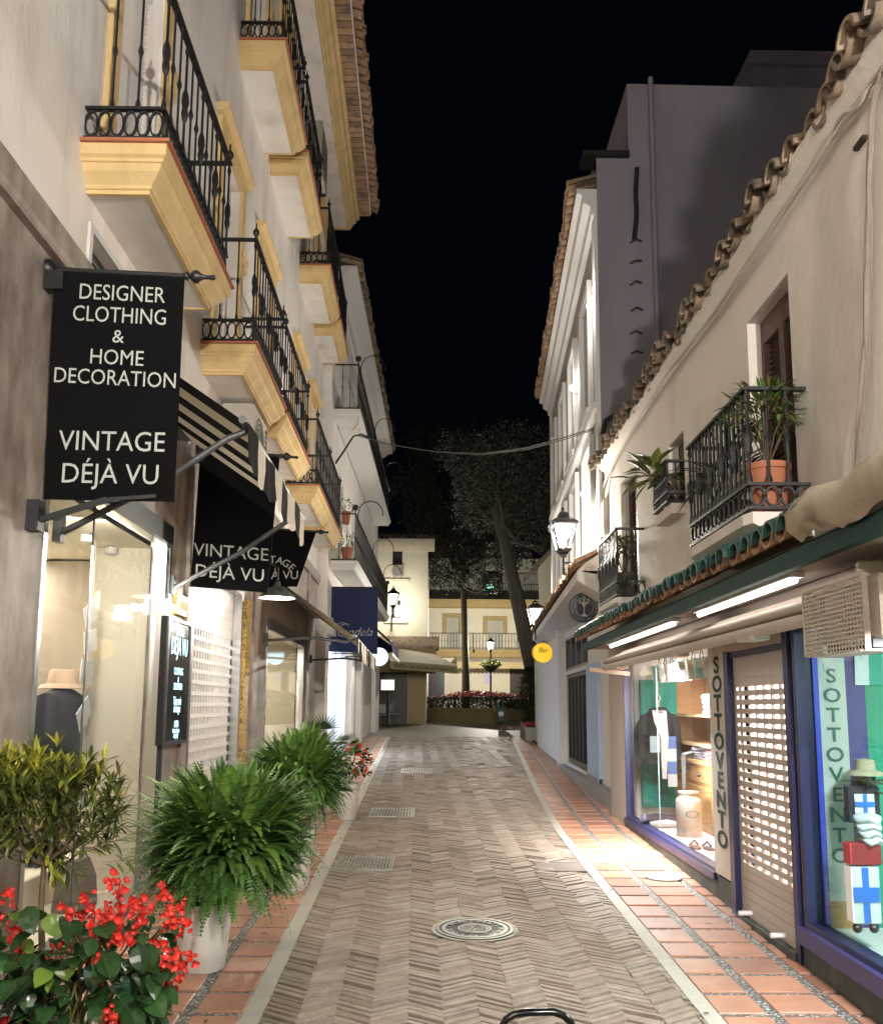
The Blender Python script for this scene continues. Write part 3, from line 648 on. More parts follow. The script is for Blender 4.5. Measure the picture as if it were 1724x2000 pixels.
# black jacket on a stand with a cream hat
a = Lp(118, 1420, -.75); u, v, w = a
jk = thing('jacket_stand', 'black jacket on a tailor stand inside the large shop window', 'clothing display')
def torso(T, o, wd, dp, h, mat, name, parent, sl=True):
    m = MB(T); R_ = []
    for f, a_, b_ in ((0, .50, .42), (.15, .47, .42), (.4, .44, .40), (.65, .50, .46), (.85, .56, .44), (.93, .50, .36), (.98, .30, .24), (1.0, .16, .18), (1.05, .14, .16)):
        R_.append([(o[0]+wd*a_*math.cos(t)*(1+.03*math.sin(5*t+f*9)), o[1]+dp*b_*math.sin(t)*(1+.04*math.sin(4*t+f*7)), o[2]+h*f) for t in (2*math.pi*k/20 for k in range(20))])
    m.loft(R_, True)
    if sl:
        for sg in (-1, 1):
            m.tube([(o[0]+sg*wd*.42, o[1], o[2]+h*.88), (o[0]+sg*wd*.56, o[1], o[2]+h*.72), (o[0]+sg*wd*.60, o[1]+.02, o[2]+h*.4), (o[0]+sg*wd*.57, o[1]+.03, o[2]+h*.1)], [wd*.15, wd*.16, wd*.14, wd*.11], 10)
    return m.build(name, mat, parent, smooth=60)
zt = L1.px(118, 1345, v)[1]; hj = .78; o = (u, v, zt-hj)
torso(L1, o, .62, .34, hj, CLOTHK, 'jacket', jk)
MB(L1).lathe((u, v, 0), [(.2, .15), (.2, .17), (.025, .19), (.025, zt-hj+.1)], 14).build('stand', IRON, jk)
MB(L1).add([(u-.03, v+.2, zt-.30), (u+.05, v+.2, zt-.28), (u+.05, v+.2, zt-.09), (u-.03, v+.2, zt-.1)], [(0, 1, 2, 3)]).build('price_tag', PAPER, jk)
ht = MB(L1).lathe((u, v, zt), [(.19, 0), (.17, .03), (.125, .04), (.11, .14), (.09, .155), (.0, .158)], 20); tag(ht.build('bucket_hat', M('straw_cloth', (.62, .45, .32), .8, var=.1), smooth=60), 'straw coloured bucket hat on top of the black jacket', 'hat')
for i, (x, y, rot, lab) in enumerate(((176, 1198, .5, 'topmost tilted white card hanging in the large shop window'), (176, 1253, .2, 'second white card from the top hanging in the shop window'), (169, 1312, -.1, 'third hanging card from the top in the shop window'), (163, 1394, .6, 'lowest hanging white card beside the black jacket'))):
    u, v, w = Lp(x, y, -.45); ex = V((math.cos(rot), 0, math.sin(rot))); ey = V((-math.sin(rot), 0, math.cos(rot)))
    m = MB(L1); o = V((u, v, w)); P = [tuple(o+ex*i2*.13+ey*j2*.085) for i2, j2 in ((-1, -1), (1, -1), (1, 1), (-1, 1))]
    m.loft([P, [(q[0], q[1]+.006, q[2]) for q in P]], True); m.tube([(u, v, w+.08), (u, v, 2.9)], .0025, 4)
    tag(m.build('hanging_card', PAPER), lab, 'card', 'cards hanging in the large shop window')
# pictures, bags
def Le(px, py, u):
    p = at(px, py, u); return (u, p.x-L1(u, 0, 0)[0], p.z)
pc = thing('framed_picture', 'blue seascape picture on the back wall of the large shop window', 'picture')
uq = W1[1]+2.36; _, v0, w1 = Le(112, 1262, uq); _, v1, w0 = Le(182, 1440, uq); MB(L1).box(uq, uq+.03, v0, v1, w0, w1).build('frame', DSTL, pc); MB(L1).box(uq-.008, uq, v0+.05, v1-.05, w0+.05, w1-.05).build('canvas', M('blue_print', (.22, .40, .52), .6, var=.3, vs=4, col2=(.5, .6, .6), c2s=3), pc)
_, vq, zq = Le(88, 1300, 8.2); dr_ = thing('dress_stand', 'dark patterned dress on a stand behind the black jacket', 'clothing display')
MB(L1).lathe((8.2, vq, .12), [(.22, .02), (.03, .04), (.03, .7), (.24, .72), (.17, 1.25), (.20, 1.5), (.09, 1.62), (.05, 1.7), (.07, 1.8), (0, 1.85)], 16).build('dress', M('dark_print_dress', (.03, .025, .02), .8, var=.6, vs=14), dr_, smooth=60)
def bag(F, o, w_, h, d, mat, label, handle=True, txt=None):
    t = thing('handbag', label, 'handbag'); u, v, z = o
    m = MB(F); m.loft([[(u-w_/2*a_, v-d/2*b_, z+h*f), (u+w_/2*a_, v-d/2*b_, z+h*f), (u+w_/2*a_, v+d/2*b_, z+h*f), (u-w_/2*a_, v+d/2*b_, z+h*f)] for f, a_, b_ in ((0, .96, .96), (.04, 1, 1), (.6, 1, .85), (.96, .95, .35), (1, .93, .3))], True); m.build('body', mat, t, smooth=50)
    if handle: MB(F).tube([(u-w_*.3, v, z+h), (u-w_*.25, v, z+h*1.35), (u, v, z+h*1.5), (u+w_*.25, v, z+h*1.35), (u+w_*.3, v, z+h)], .012, 6).build('handle', mat, t, smooth=60)
    if txt: MB(F).text(txt, (u+.02, v+d/2*.93+.004, z+h*.62), (1, 0, 0), (0, 0, 1), .07).build('lettering', LET, t, fix=False)
    return t
QUI = M('quilted_cloth', (.12, .11, .085), .7, var=.25, vs=14, bump=.4, bs=12)
zf0 = W1[2]
bag(L1, (Lp(214, 1690, -.5)[0], -.5, zf0), .5, .48, .24, QUI, 'grey quilted bag with white lettering in the shop window', True, 'CHANEL')
bag(L1, (Lp(150, 1700, -.35)[0], -.35, zf0), .36, .34, .2, M('grey_felt', (.16, .15, .12), .9, var=.2), 'plain taupe bag beside the quilted bag in the window', True)
bag(L1, (Lp(75, 1690, -.8)[0], -.8, zf0+.25), .4, .22, .2, M('blue_leather', (.10, .16, .22), .5), 'small blue bag on the step of the large shop window', False)
MB(L1).bbox(W1[0]-.2, Lp(118, 1690, -.8)[0]+.1, -1.1, -.6, zf0, zf0+.249, .01).build('display_step', CREAM, bA)
# things behind the perforated shutter
rl = thing('clothes_rail', 'rail of hanging clothes seen through the white perforated shutter', 'clothes rail'); m = MB(L1)
u0, u1 = D1[0]+.3, D1[1]-.2; m.tube([(u0, -1.6, .1), (u0, -1.6, 1.7), (u1, -1.6, 1.7), (u1, -1.6, .1)], .018, 6); m.build('rail', STEEL, rl)
for i in range(9):
    uu = u0+.15+i*(u1-u0-.3)/8; c_ = [(.05, .05, .06), (.42, .08, .05), (.1, .2, .08), (.3, .27, .2), (.06, .08, .2)][i % 5]
    MB(L1).loft([[(uu-.03*a_, -1.6-.22*a_, z), (uu+.03*a_, -1.6-.22*a_, z), (uu+.03*a_, -1.6+.22*a_, z), (uu-.03*a_, -1.6+.22*a_, z)] for z, a_ in ((.75, 1.1), (1.2, 1), (1.5, .95), (1.62, .2))], True).build('garment', M('garment_cloth', c_, .9), rl)
# ================= plants along the left wall =================
def leaf(m, o, d, up, L, Wd, fold=.25, droop=.2, pts=(0, .55, 1, .7, 0)):
    d = d.normalized(); s = d.cross(up)
    if s.length < 1e-3: s = d.cross(V((1, 0, 0)))
    s.normalize(); n = s.cross(d); P = []; k = len(pts)-1; F = []
    for i, wv in enumerate(pts):
        f = i/k; c = o+d*(L*f)-n*(droop*L*f*f)
        if wv == 0: P.append(tuple(c))
        else: P += [tuple(c-s*(Wd*wv/2)+n*(fold*Wd*wv/2)), tuple(c), tuple(c+s*(Wd*wv/2)+n*(fold*Wd*wv/2))]
    b = [0]; idx = []; q = 0
    for wv in pts: idx.append((q,) if wv == 0 else (q, q+1, q+2)); q += 1 if wv == 0 else 3
    for A, B in zip(idx, idx[1:]):
        if len(A) == 1 and len(B) == 3: F += [(A[0], B[0], B[1]), (A[0], B[1], B[2])]
        elif len(A) == 3 and len(B) == 3: F += [(A[0], B[0], B[1], A[1]), (A[1], B[1], B[2], A[2])]
        elif len(A) == 3: F += [(A[0], B[0], A[1]), (A[1], B[0], A[2])]
    m.add(P, F)
def rv(z0=-1, z1=1):
    z = rnd.uniform(z0, z1); a = rnd.uniform(0, 6.283); r = math.sqrt(max(0, 1-z*z)); return V((r*math.cos(a), r*math.sin(a), z))
UP = V((0, 0, 1))
def pot(parent, c, r, h, mat, rim=True):
    m = MB(); x, y, z = c
    pr = [(r*.72, 0), (r*.78, .01), (r*.98, h*.8), (r*1.0, h*.88)]+([(r*1.08, h*.88), (r*1.08, h)] if rim else [(r, h)])+[(r*.94, h), (r*.92, h*.9)]
    m.lathe((x, y, z), pr, 28); m.build('pot', mat, parent, smooth=45)
    MB().disc((x, y, z+h*.9), (1, 0, 0), (0, 1, 0), r*.92, 20).build('soil', SOIL, parent)
def fern(name, label, c, R_, n, potc, potr, poth, pmat, seed, zs=.95, hang=.45):
    rnd.seed(seed); t = thing(name, label, 'potted fern', 'potted ferns along the left pavement'); pot(t, potc, potr, poth, pmat, False)
    m = MB(); base = V((potc[0], potc[1], potc[2]+poth)); c = V(c)
    for i in range(n):
        d = rv(-.6, 1); d = V((d.x, d.y, d.z*zs)); tip = c+d*R_*rnd.uniform(.72, 1.06)*(1+.13*math.sin(3*d.x+2*d.z+seed))
        st = c+d*R_*rnd.uniform(.1, .45)-V((0, 0, R_*.12)) if i % 5 < 4 else base+V((rnd.uniform(-.5, .5)*potr, rnd.uniform(-.5, .5)*potr, 0))+(c-base)*rnd.uniform(.15, .8); ctrl = (st+tip)/2+V((d.x*.05, d.y*.05, R_*rnd.uniform(.05, .32)))
        if rnd.random() < .2: tip = tip-V((0, 0, R_*rnd.uniform(0, hang)))*(1-max(0, d.z)*.6)
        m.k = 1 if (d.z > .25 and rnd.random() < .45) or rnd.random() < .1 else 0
        N_ = 26; rach = []; prev = None
        for j in range(1, N_+1):
            f = j/N_; p = st*(1-f)**2+ctrl*2*f*(1-f)+tip*f*f; tg = ((ctrl-st)*(1-f)+(tip-ctrl)*f).normalized()
            s = tg.cross(UP); s = s.normalized() if s.length > .01 else V((1, 0, 0)); nn = s.cross(tg)
            ln = R_*.066*math.sin(math.pi*min(1, .12+.88*f)**.8)+.008; wd = R_*.021
            rach.append((tuple(p-s*.0022), tuple(p+s*.0022)))
            if j < 3: continue
            for sg in (-1, 1):
                e = p+s*sg*ln+tg*ln*.35-nn*ln*.22
                m.add([tuple(p-tg*wd*.5), tuple(p+s*sg*ln*.55-nn*ln*.02-tg*wd*.3), tuple(e), tuple(p+s*sg*ln*.5+tg*wd*.75), tuple(p+tg*wd*.5)], [(0, 1, 2, 3, 4)])
        m.loft([list(q) for q in rach], closed=False)
    m.build('fronds', [FERN, FERNY], t, fix=False)
    return t
g1 = gnd(420, 1862); c = at(450, 1648, 5.6)
fern('potted_fern', 'big bushy fern in a white pot, nearest fern to the viewer', c, .60, 1350, (g1.x, 5.62, G(5.62)), .17, .40, POTW, 3)
c = at(580, 1525, 7.7)
fern('potted_fern', 'tall feathery fern just beyond the nearest one, pot hidden by fronds', c, .53, 1000, (c.x-.04, 7.7, G(7.7)), .2, .5, POTW, 4, hang=.55)
# ---- shrub with slender leaves
rnd.seed(5)
Ys = 3.55; base = at(82, 1850, Ys); zg = G(Ys)
sh = thing('potted_shrub', 'slender leaved potted shrub with bare stem in front of the large window', 'potted shrub')
pot(sh, (base.x-.02, Ys, zg), .2, .46, POTW)
tp = at(86, 1690, Ys); m = MB(); st0 = V((base.x-.02, Ys, zg+.4))
m.tube([st0, base, at(80, 1770, Ys), tp], [.013, .013, .011, .010], 7)
tips = []
for px, py, dy in ((20, 1560, .1), (60, 1530, -.1), (100, 1520, .05), (150, 1540, .0), (185, 1580, -.08), (210, 1590, .1), (30, 1620, -.12), (120, 1600, .16), (160, 1660, .1), (-20, 1560, .1), (-30, 1640, 0)):
    e = at(px, py, Ys+dy); mid = (tp+e)/2+V((0, dy*.3, -.03)); m.tube([tp, mid, e], [.008, .006, .003], 5); tips += [(mid, e)]
m.build('stems', TWIG, sh, smooth=60)
m = MB()
def whorl(o, d, n, L, y):
    for i in range(n):
        q = (d*rnd.uniform(.5, 1.1)+rv()*.75).normalized(); m.k = y; leaf(m, o+d*rnd.uniform(-.05, .05), q, UP, L*rnd.uniform(.75, 1.2), L*.2, .3, .12, (0, .8, 1, .75, 0))
for i in range(250):
    a, b = rnd.choice(tips)
    px, py = rnd.gauss(105, 66), rnd.gauss(1572, 54)
    if rnd.random() < .22: px = rnd.uniform(-60, 45); py = rnd.uniform(1460, 1660)
    if py < 1478+abs(px-110)*.25: py = 1478+abs(px-110)*.2+rnd.uniform(0, 30)
    if px > 225: px = 225
    o = at(px, py, Ys+rnd.uniform(-.16, .16)); d = (o-(tp+V((0, 0, .12)))).normalized(); d = (d+UP*.5).normalized()
    top = py < 1530-rnd.uniform(0, 30)
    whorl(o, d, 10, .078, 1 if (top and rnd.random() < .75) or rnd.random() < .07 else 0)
m.build('leaves', [LEAFO, LEAFY], sh, fix=False)
# ---- begonia
rnd.seed(6)
Yb = 3.2; cb = at(150, 1905, Yb); zg = G(Yb)
be = thing('begonia_plant', 'red flowering begonia with large glossy leaves, nearest plant at lower left', 'flowering plant')
pot(be, (cb.x-.02, Yb, zg), .21, .40, POTW)
m = MB(); stc = V((cb.x-.02, Yb, zg+.38))
BL_ = (0, .75, 1, .92, .6, 0)
for i in range(430):
    px, py = rnd.uniform(-60, 350), rnd.uniform(1770, 2060)
    if py < 1790+max(0, (230-px))*.25 and rnd.random() < .85: py += 90
    if px > 330-abs(py-1860)*.2: px -= 60
    o = at(px, py, Yb+rnd.uniform(-.30, .28)); out = (o-stc).normalized(); d = V((out.x*.8+rnd.uniform(-.5, .5), out.y*.6-.45+rnd.uniform(-.4, .4), rnd.uniform(-.55, .25)))
    m.k = 1 if rnd.random() < .10 else 0; L = rnd.uniform(.045, .11)
    leaf(m, o, d, (UP+rv()*.45).normalized(), L, L*.74, rnd.uniform(.1, .4), rnd.uniform(.1, .5), BL_)
m.build('leaves', [BEGL, BEGY], be, fix=False)
m = MB()
for i in range(34):
    px, py = rnd.uniform(0, 340), rnd.uniform(1790, 1990); m.tube([stc+V((rnd.uniform(-.1, .1), rnd.uniform(-.1, .1), 0)), (stc+at(px, py, Yb))/2+V((0, -.02, .08)), at(px, py, Yb-.05)], .004, 4)
m.build('stems', M('begonia_stem', (.16, .15, .05), .5), be)
FLW = [(900, 310), (960, 370), (95, 470), (1300, 410), (1430, 510), (530, 560), (640, 600), (770, 575), (1000, 530), (1110, 500), (1170, 590), (20, 630), (840, 680), (950, 620), (1130, 670), (1420, 640), (1470, 720), (770, 740), (900, 780), (1010, 790), (110, 765), (1280, 810), (160, 905), (480, 865), (740, 910), (820, 970), (840, 1090), (1420, 910), (1520, 960), (1360, 975), (1450, 1080), (1330, 1165), (1410, 1230), (1270, 1210), (100, 1395), (910, 1380), (870, 1460), (970, 1460), (700, 450), (880, 560), (1060, 560), (900, 690), (820, 740), (1380, 610), (1350, 660)]
def petals(m, o, f, r):
    a0 = rnd.uniform(0, 6.3); s = f.cross(UP).normalized(); n2 = s.cross(f)
    for i in range(4):
        a = a0+i*math.pi/2; d = (s*math.cos(a)+n2*math.sin(a)+f*.35); leaf(m, o, d, f, r*(1 if i % 2 else 1.2), r*1.15, .2, -.25, (0, .8, 1, .7))
for (a, b) in FLW:
    px, py = a*.2436, 1640+b*.2436; m = MB(); c = at(px, py, Yb-.2+rnd.uniform(-.06, .10))
    for i in range(8):
        o = c+V((rnd.uniform(-.024, .024), rnd.uniform(-.02, .02), rnd.uniform(-.024, .024))); petals(m, o, (V((.1, -1, .2))+rv()*.7).normalized(), rnd.uniform(.007, .0145))
    m.tube([c, c+(stc-c).normalized()*.05], .003, 4)
    m.build('flower_cluster', RED, be, fix=False)
# ---- far red flowers and fan palm
rnd.seed(8)
def flowers(label, c, R_, pc, pr, ph, nl, nf, mat, pm=POTW, leafmat=(BEGL, BEGY), grp=None):
    t = thing('flowering_plant', label, 'flowering plant', grp); pot(t, pc, pr, ph, pm); m = MB(); c = V(c)
    for i in range(nl):
        d = rv(-.6, 1); o = c+d*R_*rnd.uniform(.4, 1); m.k = 1 if rnd.random() < .1 else 0; leaf(m, o, d+rv()*.6, (UP+rv()*.4), R_*.3, R_*.2, .25, .3, BL_)
    for i in range(6): m.tube([V((pc[0], pc[1], pc[2]+ph*.9)), c+rv()*R_*.6], .006, 4)
    m.build('leaves', list(leafmat), t, fix=False); m = MB()
    for i in range(nf):
        d = rv(-.5, 1); d.y -= .4; o = c+d.normalized()*R_*rnd.uniform(.85, 1.08)
        for j in range(4): petals(m, o+rv()*R_*.08, (d+rv()*.5).normalized(), R_*.075)
    m.build('flowers', mat, t, fix=False); return t
c = at(686, 1492, 11.5); flowers('red flowering plant in a white pot beyond the two ferns', c, .27, (c.x-.05, 11.5, G(11.5)), .16, .45, 190, 22, RED)
Yp = 12.2; c = at(636, 1470, Yp)
pm = thing('fan_palm', 'small potted fan palm behind the second fern', 'palm'); pot(pm, (c.x, Yp, G(Yp)), .2, .45, POTW)
m = MB(); m.tube([(c.x, Yp, G(Yp)+.4), (c.x, Yp, c.z)], .035, 8); m.build('trunk', BARK, pm); m = MB(); cc = V((c.x, Yp, c.z))
for i in range(15):
    d = rv(.0, .9); e = cc+d*rnd.uniform(.28, .42); m.tube([cc, e], .006, 4); s = d.cross(UP).normalized(); n2 = s.cross(d)
    for j in range(15):
        a = (j-7)*.19; q = d*math.cos(a)+s*math.sin(a); leaf(m, e, q, n2, .30*(1-.02*abs(j-7)), .022, .2, .15, (.3, 1, .6, 0))
m.build('fronds', M('palm_leaf', (.03, .06, .03), .45, isl=.3), pm, fix=False)

# ---- dry leaves and scraps on the paving
rnd.seed(77); m = MB()
for i in range(46):
    y = rnd.uniform(3.2, 12); x = rnd.uniform(XWL(y)+.15, XWR(y)-.1)
    if XL(y) < x < XR(y) and rnd.random() < .6: x = XR(y)+rnd.uniform(-.1, .9) if rnd.random() < .6 else XL(y)-rnd.uniform(.0, .8)
    leaf(m, V((x, y, G(y)+.016)), V((rnd.uniform(-1, 1), rnd.uniform(-1, 1), .05)), UP, rnd.uniform(.03, .06), rnd.uniform(.012, .025), .5, .2)
tag(m.build('fallen_leaves', M('dry_leaf', (.10, .065, .035), .8, isl=.4), fix=False), 'scattered dry leaves lying on the paving along the pavements', 'leaves', kind='stuff')
# ================= lanterns =================
def lantern(c, wallT, s, label, arm=None, power=120, post=None, col=(1, .92, .80)):
    """c: middle of the glass; arm: wall point (x, y); s: size"""
    t = thing('street_lantern' if post is None else 'lamp_post', label, 'street lamp', 'lit lanterns along the street'); x, y, z = c
    T = lambda u, v, w: (x+u*s, y+v*s, z+w*s)
    a, b, h0, h1 = .10, .19, -.2, .2
    m = MB(T); sq = lambda r, w: [(r*i, r*j, w) for i, j in ((-1, -1), (1, -1), (1, 1), (-1, 1))]
    for p, q in zip(sq(a, h0), sq(b, h1)): m.bar(p, q, .02*s, .02*s)
    for rr, w in ((a, h0), (b, h1)):
        P = sq(rr, w)
        for i in range(4): m.bar(P[i], P[(i+1) % 4], .022*s, .022*s)
    m.build('frame', IRON, t)
    m = MB(T); m.loft([sq(b+.035, h1+.01), sq(b+.03, h1+.035), sq(b-.02, h1+.08), sq(.09, h1+.14), sq(.08, h1+.19), sq(.05, h1+.22)], True); m.lathe((0, 0, h1+.22), [(.03, 0), (.015, .03), (.03, .06), (.02, .09), (0, .1)], 8)
    m.build('cap', IRON, t); MB(T).loft([sq(.045, h0-.13), sq(.05, h0-.09), sq(.09, h0-.05), sq(a+.015, h0-.01)], True).build('base', IRON, t)
    m = MB(T); m.loft([sq(a-.005, h0+.012), sq(b-.006, h1-.012)]); m.build('lantern_glass', GLS, t)
    m = MB(T); m.lathe((0, 0, h1-.045), [(.0, -.19), (.05, -.185), (.08, -.15), (.12, -.03), (.135, .03)], 16); m.build('lamp', LED, t, smooth=60)
    lamp((x, y, z-s*.12), power, col, .06*s)
    if arm is not None:
        m = MB(); b0 = (x, y, z-s*.34); m.tube([(x, y, z-s*.30), (x, y, z-s*.62)], .02*s, 8); ax, ay = arm; zz = z-s*.42
        m.bar((ax, ay, zz), (x, y, zz), .03*s, .035*s); m.bar((ax, ay, zz-.42*s), (x+(ax-x)*.35, y+(ay-y)*.35, zz), .02*s, .02*s); m.box(ax-.03, ax+.03, ay-.05*s, ay+.05*s, zz-.5*s, zz+.12*s); m.build('arm', IRON, t)
    if post is not None:
        m = MB(); H = z-s*.33-post; m.lathe((x, y, post), [(.16, 0), (.16, .12), (.11, .16), (.10, .5), (.12, .55), (.08, .62), (.055, .9), (.05, H*.6), (.065, H*.61), (.05, H*.63), (.045, H), (.07, H+.03)], 12); m.build('post', IRON, t, smooth=50)
    return t
la = at(1100, 1050, 13.0); xr = R2G(13.0, 0, 0)[0]
lantern(la, None, .92, 'lit wall lantern on an iron arm beside the candelabra sign', arm=(xr-.1, 13.0), power=95)
lb = at(1045, 1205, 22.0); lantern(lb, None, .95, 'lit wall lantern above the round yellow sign', arm=(R2G(22, 0, 0)[0], 22.0), power=170)
lc = at(768, 1172, 36.0); lantern(lc, None, 1.15, 'lit wall lantern on the corner house behind the navy awning', arm=(lc.x-.15, 37.9), power=42)
ld = at(958, 1262, 48.0); lantern(ld, None, 1.0, 'lit lamp post with a flower basket in the plaza', post=G(48), power=600)
# two unseen lanterns added behind the viewer for fill light
lantern((1.55, -2.6, 4.0), None, .92, 'added fill lantern on the cream house, unseen behind the viewer', arm=(2.2, -2.6), power=480, col=(1, .94, .86))
lantern((-1.25, -6.0, 4.0), None, .92, 'added fill lantern on the marble front, unseen behind the viewer', arm=(-2.0, -6.0), power=260, col=(1, .94, .86))
# ================= white townhouse with long balconies (left, second) =================
bB = thing('townhouse', 'white townhouse with two long iron balconies and a tiled eave', 'house')
a0, a1, eb = 18.62, 33.0, 11.3
SH = (19.0, 22.6, .2, 3.0)
lo = [(20.2+i*3.1, 21.2+i*3.1, z+.02, z+2.3) for z in (8.05, 4.62) for i in range(4)]
m = MB(L2); wall(m, a0, a1, -1, eb, [SH]+lo, .2); m.quad((a1, 0, -1), (a1, -7, -1), (a1, -7, eb), (a1, 0, eb)); m.quad((a0, 0, -1), (a0, -7, -1), (a0, -7, eb), (a0, 0, eb)); m.build('wall', PLA, bB)
m = MB(L2)
m.prism([(0, eb-.3), (.06, eb-.3), (.10, eb-.15), (.2, eb-.1), (.32, eb), (.5, eb+.04), (.5, eb+.10), (0, eb+.10)], a0, a1+.3); m.build('cornice', PLAW, bB)
tile_edge(L2, a0, a1+.3, eb+.13, .62, .9, .3, .22, .095).build('roof', TILED, bB, smooth=50)
m = MB(L2); m.box(25.5, 27, -2.5, -.5, eb, eb+1.9); m.box(25.4, 27.1, -2.6, -.4, eb+1.9, eb+2.0); m.build('chimney', PLAW, bB)
for o in lo:
    m = MB(L2); a, b, c, d = o; m.box(a, b, -.2, -.17, c, d); dr = m.build('balcony_door', DOORD, bB)
    m = MB(L2)
    for q in (a+.04, (a+b)/2-.02, (a+b)/2+.02, b-.08): m.box(q, q+.04, -.169, -.15, c, d)
    m.build('frame', DSTL, dr)
for z, nm in ((8.0, 'upper'), (4.55, 'lower')):
    m = MB(L2); D = .52
    mould(m, 19.1, 31.0, D, [(-D+.02, z), (.0, z), (.0, z+.03), (.02, z+.05), (.05, z+.11), (.07, z+.12), (.07, z+.2)]); m.quad((19.03, 0, z+.2), (19.03, D+.07, z+.2), (31.07, D+.07, z+.2), (31.07, 0, z+.2))
    bl = m.build('balcony', PLAW, bB)
    r = railing(L2, 19.1, 31.0, D, z+.2, .03, 1.05, 70, 3, deco=0, finial=False, r=.007)
    for u in (19.1, 31.0): r.tube([(u, D, z+1.27), (u, D, z+1.33)], .014, 6); r.ball((u, D, z+1.40), .07, 10, 6)
    for u in (19.5, 24.0, 28.5):
        r.tube([(u, D+.02, z+1.0)]+[(u, D+.02+.28-.28*math.cos(t), z+1.35+.3*math.sin(t)) for t in (0, .5, 1.0, 1.57, 2.1, 2.6, 3.0, 3.3)], .013, 6)
    r.build('railing', IRON, bl, smooth=40)
# showroom with blue panels
a, b, c, d = SH
sf = window_frame(L2, SH, bB, WHT, .06, mull=((a+b)/2+.6,))
MB(L2).quad((a, -.05, c), (b, -.05, c), (b, -.05, d), (a, -.05, d)).build('window_glass', GLS, sf)
m = MB(L2); D = 2.2
m.quad((a, -.2, c), (b, -.2, c), (b, -D, c), (a, -D, c)); m.quad((a, -.2, d), (b, -.2, d), (b, -D, d), (a, -D, d)); m.quad((a, -.2, c), (a, -D, c), (a, -D, d), (a, -.2, d))
m.build('showroom', WHT, bB)
m = MB(L2); m.quad((a, -D, c), (b, -D, c), (b, -D, d), (a, -D, d)); m.quad((b, -.2, c), (b, -D, c), (b, -D, d), (b, -.2, d)); m.build('showroom_panel', M('sky_blue_panel', (.10, .30, .66), .6), bB); MB(L2).box(b-.9, b-.85, -.34, -.16, c, d).build('white_post', WHT, bB)
x, y, z = L2((a+b)/2, -.8, d-.05); area((x, y, z), 1, 60, (.85, .93, 1), sy=2.5)
for q in ((22.75, 23.5), (25.5, 26.2), (31.2, 32.99)): MB(L2).box(*q, .0, .14, -.5, 3.09).build('pilaster', WHT, bB)
m = MB(L2); m.box(a0+.05, 32.9, 0, .12, 3.1, 3.3); m.box(a0+.05, 32.9, 0, .06, 3.3, 3.5); m.build('shop_cornice', PLAW, bB)
nt = MB(L2).box(22.95, 23.32, .142, .155, 1.5, 2.0); tag(nt.build('paper_notice', PAPER), 'white paper notice stuck on the white shop pilaster', 'notice')
fp = thing('poster', 'yellow and white poster inside the blue showroom window', 'poster'); MB(L2).box(21.9, 22.4, -.9, -.89, 1.1, 1.5).build('print', M('yellow_print', (.5, .42, .12), .6, var=.3, vs=10), fp); MB(L2).box(21.9, 22.4, -.9, -.89, 1.52, 2.0).build('upper_print', M('pale_print', (.6, .58, .5), .6, var=.2, vs=10), fp)
# pots on the balconies and a hanging pot
for px, py, R_, pm_, lab in ((652, 1085, .16, M('cream_pot', (.5, .48, .34), .6), 'cream plant pot at the near end of the lower balcony'), (678, 1082, .13, POTT, 'small terracotta pot beside the cream pot on the lower balcony'), (676, 1012, .10, POTT, 'terracotta pot hanging from an iron hoop above the lower balcony')):
    c = at(px, py, 19.3); flowers(lab, (c.x, c.y, c.z+.3), .2, (c.x, c.y, c.z-.14), R_, .28, 40, 0, RED, pm_, (FERN, FERNY), 'plants in pots on the balconies')
# navy banner
P = [at(*q, 19.4) for q in ((640, 1148), (738, 1148), (737, 1276), (641, 1273))]
m = MB(); m.loft([[(p.x, p.y-.008, p.z) for p in P], [(p.x, p.y+.008, p.z) for p in P]], True)
nb = tag(m.build('banner', NAVY), 'navy blue hanging banner with cursive white lettering', 'banner')
m = MB(); o = at(691, 1242, 19.38); m.text('andela', (o.x+.07, o.y, o.z), (1, 0, 0), (0, 0, 1), .27, shear=.45, sx=.95, off=-.004)
cx_, cz_ = o.x-.30, o.z+.08
m.tube([(cx_+.17, o.y, cz_+.13), (cx_+.12, o.y, cz_+.19), (cx_+.02, o.y, cz_+.15), (cx_-.05, o.y, cz_+.03), (cx_-.04, o.y, cz_-.07), (cx_+.04, o.y, cz_-.09), (cx_+.13, o.y, cz_-.04)], [.004, .009, .011, .012, .011, .009, .004], 6)
m.tube([(cx_+.2, o.y, cz_+.17), (cx_+.02, o.y, cz_+.21), (cx_-.12, o.y, cz_+.17), (cx_-.13, o.y, cz_+.10), (cx_-.08, o.y, cz_+.09)], [.004, .007, .009, .007, .004], 6)
m.build('lettering', LET, nb, fix=False)
m = MB(); xw = L2(19.4, 0, 0)[0]; m.tube([(xw, 19.4, P[0].z+.01), (P[1].x+.05, 19.4, P[0].z+.01)], .018, 6).build('pole', IRON, nb); MB().tube([(xw, 19.4, P[2].z-.01), (P[2].x, 19.4, P[2].z-.01)], .012, 6).build('lower_pole', IRON, nb)
